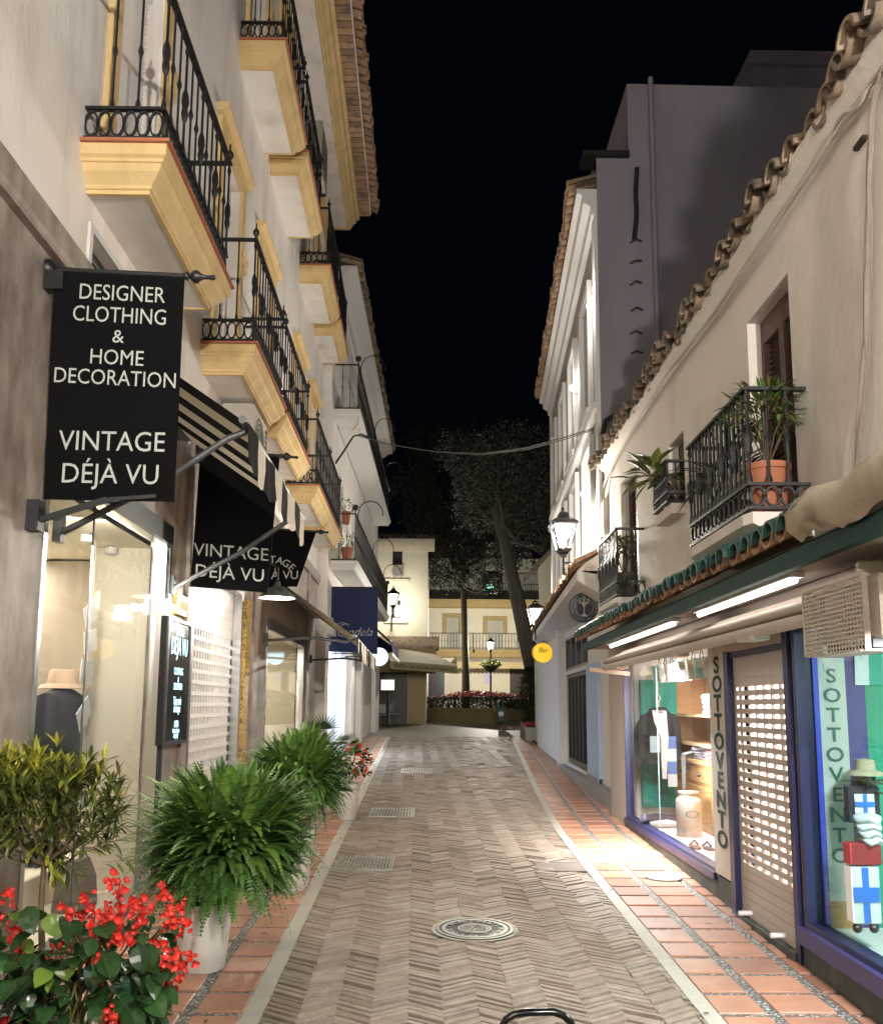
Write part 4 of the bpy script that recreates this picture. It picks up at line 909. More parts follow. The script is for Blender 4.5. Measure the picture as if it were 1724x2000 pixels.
# navy shop awning and round cyan sign
T0 = L2; t = thing('awning', 'navy canvas awning with a white edge beyond the blue banner', 'awning'); m = MB(L2)
m.loft([[(22.6, .06, 4.0), (26.2, .06, 4.0)], [(22.6, .55, 3.78), (26.2, .55, 3.78)], [(22.6, 1.15, 3.25), (26.2, 1.15, 3.25)]], closed=False); m.loft([[(22.6, 1.15, 3.25), (26.2, 1.15, 3.25)], [(22.6, 1.2, 2.95), (26.2, 1.18, 2.95)]], closed=False); m.quad((26.2, .06, 4.0), (26.2, 1.15, 3.25), (26.2, .06, 2.9)); m.build('canvas', NAVY, t)
MB(L2).box(22.6, 26.2, 1.185, 1.2, 2.88, 2.95).build('edge_trim', WHT, t); MB(L2).tube([(22.6, 1.15, 3.25), (26.2, 1.15, 3.25)], .02, 6).build('front_bar', STEEL, t)
c = at(740, 1283, 21.5); rs_ = thing('round_sign', 'small lit cyan round sign under the navy banner', 'shop sign')
m = MB(); m.disc(c, (1, 0, 0), (0, 0, 1), .225, 28, .06); m.build('case', WHT, rs_); MB().disc((c.x, c.y-.062, c.z), (1, 0, 0), (0, 0, 1), .21, 28).build('face', CSIGN, rs_)
m = MB(); m.ring((c.x, c.y-.064, c.z), (1, 0, 0), (0, 0, 1), .13, .15, 28); m.build('emblem', M('cyan_emblem', (.1, .4, .5), .5, em=(.2, .6, .8), es=.6), rs_); MB().bar((c.x-.2, c.y, c.z), (L2(21.5, .1, 0)[0], 21.5, c.z), .03, .03).build('bracket', IRON, rs_)
# ================= corner house facing the street =================
C1 = Front(38.0)
bC = thing('corner_house', 'cream corner house with a tiled lean-to and a window with an air conditioner', 'house')
x0, x1 = C1.px(690, 1200)[0], C1.px(834, 1200)[0]; ze = C1.px(800, 1062)[1]
wa = (*[C1.px(q, 1100)[0] for q in (762, 790)], C1.px(775, 1131)[1], C1.px(775, 1070)[1]); wb = (*[C1.px(q, 1200)[0] for q in (760, 786)], C1.px(775, 1212)[1], C1.px(775, 1168)[1])
m = MB(C1); wall(m, x0, x1, -1, ze, [wa, wb], .2); m.quad((x1, 0, -1), (x1, -14, -1), (x1, -14, ze), (x1, 0, ze)); m.build('wall', PLAC, bC)
m = MB(C1); m.prism([(0, ze-.35), (.08, ze-.35), (.12, ze-.2), (.35, ze-.05), (.4, ze+.05), (.4, ze+.15), (0, ze+.15)], x0, x1+.3); m.build('cornice', PLAC, bC)
tile_edge(C1, x0, x1+.3, ze+.18, .5, 1.2, .3, .24, .1).build('roof', TILED, bC, smooth=50)
for o in (wa, wb):
    m = MB(C1); a, b, c, d = o; m.quad((a, -.15, c), (b, -.15, c), (b, -.15, d), (a, -.15, d)); g = m.build('window', DGL, bC)
    window_frame(C1, o, g, PLAC, .1, -.02, .05, name='frame'); MB(C1).box(a-.2, b+.2, 0, .15, c-.12, c-.02).build('sill', PLAC, g)
a, b, c, d = wa; ac_unit(C1, a+.1, b-.05, -.14, .2, c+.05, c+.6, 'white air conditioner in the window of the corner house')
zl = C1.px(800, 1243)[1]; m = MB(C1)
m.prism([(0, zl), (1.4, zl-.5), (1.4, zl-.62), (0, zl-.62)], x0, x1+.5); m.build('lean_to_roof', TILED, bC)
MB(C1).prism([(0, zl-.62), (1.3, zl-.62), (1.3, zl-1.6), (0, zl-1.6)], x0, x1+.4).build('lean_to_fascia', M('brown_fascia', (.30, .22, .12), .7, var=.2), bC)
x9 = C1.px(796, 1330)[0]; MB(C1).box(x9+.02, x1-.05, .01, .04, -.5, 3.2).build('shop_panel', M('ochre_wood_panel', (.46, .36, .19), .7, var=.1), bC)
MB(C1).box(x0, x9, .01, .03, -.5, 3.0).build('dark_interior_sheet', M('unlit_shop', (.03, .026, .022), .4, var=.4), bC)  # dark sheet painted in place of the unlit cafe interior
# ================= plaza building =================
OCH = M('faded_ochre_paint', (.40, .30, .13), .8, var=.1); Y5 = 57.0; C2 = Front(Y5)
bD = thing('plaza_building', 'long pale building across the plaza with ochre bands and shuttered windows', 'building')
zx = lambda py: C2.px(905, py)[1]; xx = lambda px: C2.px(px, 1250)[0]
X0, X1 = xx(810), xx(1110); top = zx(1178)
wins = [(xx(872), xx(897), zx(1268), zx(1207)), (xx(951), xx(982), zx(1268), zx(1212))]
door = (xx(837), xx(868), G(Y5), zx(1298)); dark = (xx(995), xx(1030), G(Y5), zx(1305))
m = MB(C2); wall(m, X0, X1, 0, top, wins+[door, dark], .2); m.build('wall', PLAC, bD)
for o in wins:
    a, b, c, d = o; MB(C2).quad((a, -.15, c), (b, -.15, c), (b, -.15, d), (a, -.15, d)).build('window_shutter', M('grey_shutter', (.42, .41, .36), .7), bD)
    m = MB(C2); t = .28; m.box(a-t, a, 0, .06, c+1.0, d); m.box(b, b+t, 0, .06, c+1.0, d); m.box(a-t, b+t, 0, .06, d, d+t); m.build('window_surround', OCH, bD)
    r = railing(C2, a-.9, b+.9, .5, c-.05, .1, 1.0, 14, 2, deco=0, finial=False, no=14, r=.012); bl = MB(C2).box(a-.95, b+.95, 0, .6, c-.25, c-.06).build('balcony', OCH, bD); r.build('railing', IRON, bl)
a, b, c, d = door; m = MB(C2); m.box(a, b, -.2, -.15, c, d)
for i in range(7): q = a+(b-a)*(i+.5)/7; m.box(q-.02, q+.02, -.15, -.12, c, d)
m.build('door', M('blue_black_door', (.015, .018, .026), .35), bD)
a, b, c, d = dark; MB(C2).quad((a, -.15, c), (b, -.15, c), (b, -.15, d), (a, -.15, d)).build('shop_glass', M('brown_shop_glass', (.05, .035, .025), .3, var=.5, vs=1), bD)
m = MB(C2); zb = zx(1276); m.prism([(0, zb-.3), (.3, zb-.25), (.45, zb+.1), (.5, zb+.25), (0, zb+.3)], X0, X1); m.prism([(0, top-.35), (.3, top-.3), (.5, top), (.5, top+.2), (0, top+.2)], X0, X1); m.build('string_course', OCH, bD)
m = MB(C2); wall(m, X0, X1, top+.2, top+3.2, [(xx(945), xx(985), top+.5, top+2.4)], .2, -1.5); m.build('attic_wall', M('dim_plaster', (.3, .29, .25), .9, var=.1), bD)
m = MB(C2)
for i in range(70): q = X0+(X1-X0)*i/70; m.box(q, q+.03, .3, .33, top+.2, top+1.2)
m.box(X0, X1, .29, .34, top+1.2, top+1.25); m.build('roof_railing', IRON, bD)
m = MB(C2); m.quad((xx(945), -1.6, top+.5), (xx(985), -1.6, top+.5), (xx(985), -1.6, top+2.4), (xx(945), -1.6, top+2.4)); m.build('attic_window', DGL, bD)
MB(C2).box(xx(953), xx(966), -1.45, -1.4, top+1.2, top+1.45).build('green_light', M('green_tube', (.1, .6, .4), em=(.15, .9, .6), es=1.0, var=0), bD)
m = MB(C2); a, b = xx(880), xx(990); m.box(a, b, .01, .04, G(Y5), zx(1300)); m.build('shutter_panel', M('pale_panel', (.66, .62, .48), .6, var=.06), bD)
nt = MB(C2).box(xx(945), xx(957), .05, .06, zx(1335), zx(1315)); tag(nt.build('paper_notice', M('lilac_paper', (.55, .52, .75), .7)), 'lilac paper notice on the pale shutter across the plaza', 'notice')
# restaurant awning
t = thing('awning', 'wide cream restaurant awning with dark lettering on its valance', 'awning')
A = [at(745, 1254, 37.5), at(828, 1268, 37.5), at(893, 1300, 35.0), at(762, 1290, 35.0)]
m = MB(); m.quad(*[tuple(p) for p in A]); m.quad(tuple(A[3]), tuple(A[2]), (A[2].x, A[2].y, A[2].z-.3), (A[3].x, A[3].y, A[3].z-.3)); m.build('canvas', CRM, t)
m = MB(); m.quad((A[3].x+.02, A[3].y-.02, A[3].z-.02), (A[2].x, A[2].y-.02, A[2].z-.02), (A[2].x, A[2].y-.02, A[2].z-.33), (A[3].x+.02, A[3].y-.02, A[3].z-.33)); m.build('valance', M('olive_valance', (.33, .29, .16), .8, var=.3, vs=4), t)
m = MB(); o = (A[2]+A[3])/2; ex = (A[2]-A[3]).normalized(); m.text('PIZZERIA  BALTHAZAR  RESTAURANTE', (o.x, o.y-.03, o.z-.25), ex, (0, 0, 1), .19, sx=.72, off=.003); m.build('lettering', M('brown_lettering', (.06, .045, .025), .8), t, fix=False)
t = thing('awning', 'long scalloped cream awning along the plaza building', 'awning')
m = MB(); n = 24
for i in range(n):
    u0, u1 = xx(890)+(xx(1035)-xx(890))*i/n, xx(890)+(xx(1035)-xx(890))*(i+1)/n; zt = zx(1284); zf_ = zx(1296); y0, y1 = Y5-.1, Y5-2
    m.k = 0; m.loft([[(u0, y0, zt), (u1, y0, zt)], [(u0, y1, zf_), (u1, y1, zf_)]], closed=False); m.k = 1; zz = zf_-.35; m.add([(u0, y1, zf_), (u1, y1, zf_), (u1, y1, zz), ((u0+u1)/2, y1, zz-.1), (u0, y1, zz)], [(0, 1, 2, 3, 4)])
m.build('canvas', [CRM, M('ochre_valance', (.42, .34, .18), .8, var=.3, vs=6)], t)
# ================= plaza planting, trees, furniture =================
rnd.seed(21)
hp = thing('hedge_planter', 'low masonry planter with a clipped dark hedge and pink flowers in the plaza', 'planter')
a, b = at(795, 1386, 43.0), at(965, 1392, 41.0)
P0, P1 = gnd(790, 1394), gnd(970, 1412); P0 = V((P0.x, 44, G(44))); P1 = V((at(968, 1400, 37.5).x, 37.5, G(37.5)))
d = (P1-P0); d.z = 0; L = d.length; d.normalize(); nrm = V((-d.y, d.x, 0))
T = lambda u, v, w: tuple(P0+d*u+nrm*v+V((0, 0, w)))
zw0 = at(880, 1389, (P0.y+P1.y)/2).z-G(41)
m = MB(T); m.loft([[(0, 0, -.3), (0, 0, .42), (0, 2.6, .42), (0, 2.6, -.3)], [(L, 0, -.5), (L, 0, .50), (L, 2.6, .50), (L, 2.6, -.5)]], True); m.box(-.05, L+.05, -.06, .2, .42, .52); m.build('planter_wall', M('ochre_masonry', (.30, .24, .13), .85, var=.25, vs=2), hp)
m = MB(T)
for i in range(5200):
    u, v, w_ = rnd.uniform(.1, L-.1), rnd.choice([rnd.uniform(.2, .3), rnd.uniform(.2, 1.1)]), rnd.uniform(.5, 1.0)
    if v > .35: w_ = rnd.uniform(.93, 1.02)
    q = rv(); o = V((u, v, w_)); s = q.cross(UP).normalized()*.045; r = q*.05; m.add([tuple(o-s), tuple(o-r), tuple(o+s), tuple(o+r)], [(0, 1, 2, 3)])
m.build('hedge', HEDGE, hp, fix=False)
m = MB(T)
for i in range(1500):
    u = rnd.gauss(L*.55, L*.2); v = rnd.uniform(.9, 2.3); o = V((u, v, 1.0+.28*math.exp(-((u-L*.55)/(L*.3))**2)*rnd.uniform(.3, 1.1))); q = rv(); s = q.cross(UP).normalized()*.06; r = q*.06
    m.add([tuple(o-s), tuple(o-r), tuple(o+s), tuple(o+r)], [(0, 1, 2, 3)])
m.build('flowers', PINK, hp, fix=False)
# second hedge to the right of the bin
m = MB(); c = at(1005, 1388, 39.0); hb = thing('clipped_hedge', 'short clipped hedge on a low wall to the right of the litter bin', 'hedge'); MB().box(c.x-.6, c.x+1.0, 39, 41, G(39)-.1, G(39)+.5).build('planter_wall', M('dim_masonry', (.25, .21, .14), .9, var=.2), hb)
for i in range(1800):
    o = V((c.x+rnd.uniform(-.65, 1.05), rnd.choice([38.95, rnd.uniform(38.95, 40)]), G(39)+rnd.uniform(.5, 1.05))); q = rv(); s = q.cross(UP).normalized()*.05; r = q*.055; m.add([tuple(o-s), tuple(o-r), tuple(o+s), tuple(o+r)], [(0, 1, 2, 3)])
m.build('hedge', HEDGE, hb, fix=False)
# bin
c = at(978, 1400, 34.0); z = G(34)
tb = thing('litter_bin', 'green litter bin with a white emblem on a post in front of the planter', 'litter bin'); MB().tube([(c.x+.08, 34, z), (c.x+.08, 34, z+1.15)], .035, 8).build('post', GREYM, tb)
MB().loft([[(c.x+i*r, 33.82+j*r, z+h) for i, j in ((-1, -1), (1, -1), (1, 1), (-1, 1))] for h, r in ((.25, .13), (.3, .15), (.8, .18), (.82, .2), (.86, .2))], True).build('bin', M('bin_green', (.02, .06, .05), .5), tb); MB().disc((c.x-.02, 33.62, z+.58), (1, 0, 0), (0, 0, 1), .10, 18).build('emblem', WHT, tb)
# trees
def tree(label, pts, radii, crowns, nl, seed, lf=.16):
    rnd.seed(seed); t = thing('plaza_tree', label, 'tree', 'tall trees in the plaza'); m = MB(); m.tube(pts, radii, 10)
    tp = V(pts[-1])
    for c, R_ in crowns:
        c = V(c); s = V(pts[-2]).lerp(tp, rnd.random()); mid = (s+c)/2+V((rnd.uniform(-.3, .3), 0, -.4)); m.tube([s, mid, c], [.12, .08, .03], 6)
        for i in range(5): e = c+rv()*R_*.8; m.tube([mid.lerp(c, rnd.random()), (c+e)/2+V((0, 0, .1)), e], [.05, .03, .012], 5)
    m.build('trunk', BARK, t, smooth=60); m = MB(); tot = sum(R_**2 for _, R_ in crowns)
    for c, R_ in crowns:
        c = V(c); k = int(nl*R_**2/tot/9)
        for i in range(k):
            dd = rv(); o = c+V((dd.x*R_, dd.y*R_, dd.z*R_*.8))*rnd.uniform(.3, 1.05)**.6
            for j in range(9):
                p = o+rv()*R_*.13; q = (rv()-UP*.4).normalized(); leaf(m, p, q, (UP+rv()*.6), lf*rnd.uniform(.6, 1.2), lf*.42, .2, .2, (0, 1, .6, 0))
    m.build('crown', TREEL, t, fix=False); return t
Yt = 47.0
def ct(px, py, Y, R_): return (tuple(at(px, py, Y)), R_)
pt = [(at(910, 1372, Yt).x, Yt, G(Yt)), tuple(at(909, 1300, Yt)), tuple(at(907, 1220, Yt)), tuple(at(905, 1150, Yt)), tuple(at(903, 1080, Yt))]
tree('tall tree with a slim straight trunk rising from the planter in the plaza', pt, [.24, .20, .18, .16, .12],
     [ct(820, 1080, Yt, 1.5), ct(850, 1020, Yt, 1.7), ct(900, 1060, 46, 1.7), ct(880, 960, Yt, 1.9), ct(950, 1070, Yt, 1.6), ct(850, 900, 48, 1.6), ct(930, 990, 49, 1.9), ct(915, 900, 48, 1.8), ct(880, 1125, 46, 1.1), ct(820, 1010, 46, 1.2), ct(960, 1140, 46, .8), ct(890, 870, 48, 1.2), ct(800, 950, 47, 1.3), ct(835, 860, 48, 1.2), ct(980, 1030, 46, 1.3), ct(800, 1060, 46, 1.0), ct(960, 950, 48, 1.4), ct(800, 1110, 45, 1.0), ct(845, 1115, 45, 1.0), ct(785, 1060, 45, .9), ct(920, 1120, 46, 1.0)], 32000, 31)
Yt = 34.0
pt = [(at(1062, 1400, Yt).x, Yt, G(Yt)), tuple(at(1048, 1330, Yt)), tuple(at(1028, 1250, Yt)), tuple(at(1008, 1160, Yt)), tuple(at(985, 1060, Yt)), tuple(at(965, 990, Yt))]
tree('big tree with a thick leaning trunk beside the yellow round sign', pt, [.42, .38, .33, .28, .22, .15],
     [ct(1000, 930, Yt, 1.6), ct(1040, 960, Yt, 1.5), ct(960, 920, 33, 1.5), ct(1010, 1010, 35, 1.4), ct(1050, 1020, 34, 1.1), ct(940, 1000, 35, 1.3), ct(985, 870, 34, 1.2), ct(1055, 900, 35, 1.2), ct(930, 940, 36, 1.2), ct(990, 1080, 36, 1.0), ct(1070, 1080, 33, .8), ct(1030, 870, 35, 1.2), ct(900, 880, 36, 1.2)], 20000, 32)
# flower basket on the lamp post, planter and bush at right
c = at(958, 1296, 47.9); rnd.seed(9)
fb = thing('flower_basket', 'hanging flower basket round the plaza lamp post', 'flower basket'); MB().lathe((c.x, 48, c.z-.5), [(.05, 0), (.3, .15), (.45, .35), (.48, .4), (.44, .4)], 16).build('bowl', IRON, fb, smooth=50); m = MB()
for i in range(220):
    q = rv(0, 1); o = V((c.x, 48, c.z-.1))+V((q.x*.55, q.y*.55, q.z*.25)); leaf(m, o, rv(), UP, .14, .12)
m.build('flowers', M('pale_petal', (.45, .5, .25), .6, isl=.4), fb, fix=False)
c = gnd(1043, 1447); rnd.seed(10)
T = lambda u, v, w: (c.x+u, c.y+v, G(c.y)+w)
fx = thing('flower_box', 'square stone planter with pink flowers against the right wall', 'planter'); MB(T).loft([[(i*r, j*r+.25, h) for i, j in ((-1, -1), (1, -1), (1, 1), (-1, 1))] for h, r in ((0, .23), (.34, .26), (.34, .28), (.4, .28), (.4, .24), (.36, .24))], True).build('box', STONE, fx); m = MB(T)
for i in range(260): o = V((rnd.uniform(-.27, .27), rnd.uniform(0, .5), rnd.uniform(.38, .56))); leaf(m, o, rv(), UP, .07, .06)
m.build('flowers', PINK, fx, fix=False); m = MB(T)
for i in range(120): o = V((rnd.uniform(-.25, .25), rnd.uniform(0, .5), rnd.uniform(.36, .46))); leaf(m, o, rv(0, 1), UP, .08, .05)
m.build('leaves', BEGL, fx, fix=False)
c2_ = at(1034, 1380, 28.2); bu = thing('potted_bush', 'tall dark bush in a square planter at the end of the right pavement', 'bush'); z = G(28.2); x = c2_.x
MB().box(x-.28, x+.28, 27.95, 28.5, z, z+.5).build('planter', M('brown_planter', (.2, .16, .12), .8), bu); m = MB(); MB().tube([(x, 28.2, z+.4), (x, 28.2, z+1.6)], .05, 6).build('trunk', BARK, bu)
for i in range(1900):
    h = rnd.random(); r = .42*math.sin(math.pi*(.12+.85*h))**.7; q = rv(); o = V((x+q.x*r*rnd.uniform(.5, 1.05), 28.2+q.y*r, z+.5+h*1.75)); leaf(m, o, rv(-.6, .6), UP, .11, .06)
m.build('leaves', HEDGE, bu, fix=False)
# cafe chairs and tables
def chair(x, y, rz, label, mat, first=[None]):
    if first[0] is None:
        t = thing('cafe_chair', label, 'chair', 'cafe chairs in the plaza'); m = MB(); m.bbox(-.22, .22, -.22, .22, .43, .46, .008); m.build('seat', mat, t)
        m = MB(); m.bbox(-.22, .22, .2, .225, .5, .86, .008); m.build('backrest', mat, t)
        for i in (-1, 1):
            for j in (-1, 1): MB().tube([(i*.2, j*.2, 0), (i*.2, j*.2, .43 if j < 0 else .86)], .014, 6).build('leg', STEEL, t)
        first[0] = t
    else:
        t = first[0].copy(); S.collection.objects.link(t); t['label'] = label
        for ch in first[0].children: k2 = ch.copy(); S.collection.objects.link(k2); k2.parent = t
    t.location = (x, y, G(y)); t.rotation_euler.z = rz
CH = M('pale_chair_weave', (.42, .45, .48), .6)
for px, Y, rz, lab in ((748, 36, .4, 'pale cafe chair nearest the white corner, back turned'), (757, 38, -2.2, 'cafe chair facing the table by the menu stand'), (768, 37, 1.9, 'cafe chair on the right of the small table'), (858, 49, .2, 'cafe chair behind the pink flowers by the dark door'), (895, 50, 1.2, 'cafe chair behind the tree trunk in the plaza'), (935, 50, -.4, 'cafe chair left of the plaza lamp post'), (973, 49, 2.2, 'cafe chair right of the plaza lamp post')):
    chair(at(px, 1380, Y).x, Y, rz, lab, CH)
for px, Y, lab in ((764, 39, 'small square cafe table among the chairs at left'), (944, 51, 'dark cafe table behind the flowers near the lamp post')):
    x = at(px, 1380, Y).x; t = thing('cafe_table', lab, 'table'); MB().bbox(x-.4, x+.4, Y-.4, Y+.4, G(Y)+.72, G(Y)+.75, .01).build('table_top', CH, t); MB().lathe((x, Y, G(Y)), [(.25, 0), (.25, .02), (.03, .04), (.03, .72)], 12).build('pedestal', IRON, t)
c = at(757, 1338, 35.0); ms = thing('menu_stand', 'framed lit menu card on a stand at the cafe entrance', 'menu stand'); w_ = .30
MB().box(c.x-w_, c.x+w_, 35, 35.05, c.z-.24, c.z+.27).build('frame', DSTL, ms); MB().box(c.x-w_+.04, c.x+w_-.04, 34.985, 34.999, c.z-.2, c.z+.2).build('card', M('menu_card', (.7, .68, .55), .7, var=.1, vs=12, em=(1, .95, .75), es=.25), ms); MB().tube([(c.x, 35.03, G(35)), (c.x, 35.03, c.z-.2)], .03, 8).build('post', IRON, ms)
# ================= cream house with the blue shop (right) =================
bR = thing('village_house', 'low cream house with tiled canopy, iron balconies and a blue shop front', 'house')
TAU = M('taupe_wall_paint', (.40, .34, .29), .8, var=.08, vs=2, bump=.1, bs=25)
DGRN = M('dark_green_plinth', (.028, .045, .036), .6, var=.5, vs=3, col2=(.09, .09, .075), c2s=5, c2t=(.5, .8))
q0, q1 = -7.0, 12.05
ua, ub = R1.px(1394, 1470)[0], R1.px(1222, 1450)[0]; dz0, dz1 = R1.px(1553, 1560)[0], R1.px(1442, 1560)[0]
wa = (ua, ub, .27, 2.17); wb = (2.6, R1.px(1566, 1600)[0]-.02, .27, 2.12); dr = (dz0+.02, dz1, -.2, 2.02)
WZ = 2.62
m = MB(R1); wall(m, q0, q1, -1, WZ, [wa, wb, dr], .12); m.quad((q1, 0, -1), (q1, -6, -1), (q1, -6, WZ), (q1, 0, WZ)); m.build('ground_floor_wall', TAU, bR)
m = MB(R1); m.box(wa[0]-.03, wa[1]+.06, 0, .02, -.3, wa[2]-.06); m.box(wb[0], wb[1]+.05, 0, .02, -.3, wb[2]-.06); m.box(dr[1]+.1, wa[0]-.031, 0, .018, -.3, .26); m.build('plinth', DGRN, bR)
# upper wall with doors and small window
def opx(x0, x1, yb, yt, F, v=0):
    u1, u0 = F.px(x0, yb, v)[0], F.px(x1, yb, v)[0]; return u0, u1, yb, yt
d1 = (R1.px(1546, 700)[0], R1.px(1461, 700)[0], 2.80, R1.px(1539, 530)[1])
d2 = (R1.px(1245, 1000)[0], R1.px(1213, 1000)[0], 2.86, R1.px(1243, 906)[1])
sw = (R1.px(1336, 900)[0], R1.px(1306, 900)[0], R1.px(1336, 985)[1], R1.px(1336, 838)[1])
ET = 4.93
m = MB(R1); wall(m, q0, q1, WZ, ET+.1, [d1, d2, sw], .17); m.quad((q1, 0, WZ), (q1, -6, WZ), (q1, -6, ET), (q1, 0, ET)); m.build('upper_wall', PLA2, bR)
for (a, b, c, d), nm in ((d1, 'balcony_door'), (d2, 'balcony_door'), (sw, 'window')):
    m = MB(R1); md = (a+b)/2
    m.box(a, a+.05, -.165, -.10, c, d); m.box(b-.05, b, -.165, -.10, c, d); m.box(md-.04, md+.04, -.165, -.095, c, d); m.box(a+.05, b-.05, -.165, -.10, d-.18, d)
    dd = m.build(nm, BRN, bR); m = MB(R1); louvre(m, a+.05, md-.04, c, d-.18, -.16, .042, .03); louvre(m, md+.04, b-.05, c, d-.18, -.16, .042, .03); m.build('louvres', BRN, dd)
# eaves
tile_edge(R1, q0, q1-.05, ET+.03, .17, .8, .25, .24, .108, .032, th=.024).build('roof', TILED, bR, smooth=50)
MB(R1).quad((q0, .1, ET+.10), (q1, .1, ET+.10), (q1, -4, ET+1.4), (q0, -4, ET+1.4)).build('roof_deck', TILED, bR)
m = MB(R1); m.prism([(0, ET-.05), (.02, ET-.04), (.07, ET+.0), (.10, ET+.03), (.10, ET+.08), (0, ET+.08)], q0, q1); m.build('eave_cove', PLA2, bR)
# balconies
def slab(u0, u1, D, z0, z1, name='balcony'):
    m = MB(R1); ch = .10
    pl = [(u0, 0), (u0, D-ch*.3), (u0+ch, D), (u1-ch, D), (u1, D-ch*.3), (u1, 0)]
    m.loft([[(u, v*.55, z0-.06) for u, v in pl], [(u, v*.9, z0) for u, v in pl], [(u, v, z0+.02) for u, v in pl], [(u, v, z1) for u, v in pl]], True); return m.build(name, PLA2, bR)
b1a, b1b = R1.px(1588, 1010)[0], R1.px(1345, 1000, .38)[0]
s1 = slab(b1a, b1b, .40, 2.70, 2.79); railing(R1, b1a+.03, b1b-.03, .37, 2.80, .16, .77, 15, 3, no=13, finial=False, r=.009).build('railing', IRON, s1, smooth=40)
b2a, b2b = R1.px(1260, 1100)[0], R1.px(1168, 1100, .32)[0]
s2 = slab(b2a, b2b, .34, 2.74, 2.82); railing(R1, b2a+.03, b2b-.03, .31, 2.83, .16, .76, 15, 3, no=13, finial=False, r=.009).build('railing', IRON, s2, smooth=40)
w_ = sw[2]
s3 = MB(R1); s3.box(sw[0]-.02, sw[1]+.05, 0, .14, w_-.10, w_-.002); s3 = s3.build('window_sill', PLA2, bR)
ra, rb = R1.px(1312, 960, .16)[0], R1.px(1277, 960, .16)[0]
railing(R1, sw[0]+.02, rb, .16, w_-.0, .10, .40, 9, 2, no=8, finial=False, deco=0).build('railing', IRON, s3)
# tiled canopy: green tile ends, fascia, mortar
cv = .47; c0, c1 = 4.02, R1.px(1136, 1270, cv)[0]
zf0 = R1.px(1330, 1205, cv)[1]; zf0 = 2.31
fas = MB(R1); fas.box(2.6, c1, cv-.05, cv, zf0+.005, zf0+.095); fas.build('canopy_fascia', GRN, bR)
tile_edge(R1, c0+.1, c1, zf0+.15, cv+.10, .5, .42, .19, .085, .008).build('canopy_roof', [GRNT, TILE], bR, smooth=50)
MB(R1).quad((2.6, cv, zf0+.10), (c1, cv, zf0+.10), (c1, 0, zf0+.30), (2.6, 0, zf0+.30)).build('canopy_deck', M('canopy_board', (.40, .34, .29), .7), bR)
m = MB(R1)
rnd.seed(3); L = []
for i in range(30):
    u = 2.6+i*.056; L.append([(u, v, zf0+.11+h+rnd.uniform(-.012, .012)+.02*math.sin(u*9+v*5)) for v, h in ((cv+.03, -.01), (cv+.10, .03), (cv+.11, .12), (cv+.05, .19), (cv-.05, .225), (cv-.2, .27), (0, .36))])
m.loft(L, closed=False); m.build('canopy_mortar', M('weathered_mortar', (.42, .37, .28), .95, var=.3, vs=5, bump=.5, bs=12, col2=(.2, .17, .12), c2s=3, c2t=(.45, .65)), bR, smooth=60)
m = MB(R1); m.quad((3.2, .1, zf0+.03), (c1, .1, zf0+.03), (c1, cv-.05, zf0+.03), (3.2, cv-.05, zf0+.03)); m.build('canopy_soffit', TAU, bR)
# strip lights under the canopy
for x0, y0, x1, y1, lab in ((1556, 1108, 1362, 1186, 'long lit strip light under the green canopy above the shutter'), (1318, 1206, 1192, 1258, 'lit strip light under the canopy above the lit shop window')):
    a, b = R1.px(x0, y0, .34)[0], R1.px(x1, y1, .34)[0]; t = thing('strip_light', lab, 'strip light', 'strip lights under the tiled canopy')
    MB(R1).box(a, b, .30, .38, zf0-.005, zf0+.025).build('housing', WMET, t); MB(R1).tube([(a+.03, .34, zf0-.02), (b-.03, .34, zf0-.02)], .016, 8).build('tube', TUBE, t)
# folded awning cassette
aw = thing('awning_cassette', 'folded beige awning cassette running under the green canopy', 'awning'); g0_, g1_ = 4.05, R1.px(1192, 1300, .2)[0]
m = MB(R1); m.prism([(.04, 2.14), (.20, 2.12), (.235, 2.16), (.235, 2.21), (.2, 2.24), (.04, 2.25)], g0_, g1_); m.build('cassette', BEI, aw)
m = MB(R1); m.tube([(g0_-.02, .30, 2.15), (g1_-.2, .30, 2.15)], .035, 10); m.prism([(.25, 2.05), (.33, 2.03), (.35, 2.06), (.34, 2.10), (.25, 2.105)], g0_+.1, g1_); m.build('front_bar', BEI, aw, smooth=50)
m = MB(R1); u = g0_-.03; m.bbox(u-.03, u, .12, .34, 2.1, 2.28, .01)
m.loft([[(u+d_, .26+.065*math.cos(t), 2.07+.065*math.sin(t)) for t in (2*math.pi*k/20 for k in range(20))] for d_ in (-.045, 0)], True); m.build('end_plate', M('ivory_plastic', (.62, .60, .46), .4), aw)
m = MB(R1)
for (v, z, r) in ((.26, 2.07, .02), (.17, 2.24, .015), (.17, 2.14, .015), (.27, 2.2, .01)): m.loft([[(u-.031-(.016 if r > .018 else 0)-d_, v+r*math.cos(t), z+r*.7*math.sin(t)) for t in (2*math.pi*k/12 for k in range(12))] for d_ in (.002, .0)], True)
m.build('bolts', IRON, aw)
for uu in (5.4, 7.2, 9.6): MB(R1).box(uu, uu+.25, .24, .36, 2.02, 2.05).build('clip', BEI, aw)
MB(R1).bar((g1_-.25, .02, 2.0), (g1_-.25, .5, 2.05), .04, .05).build('arm', BEI, aw)
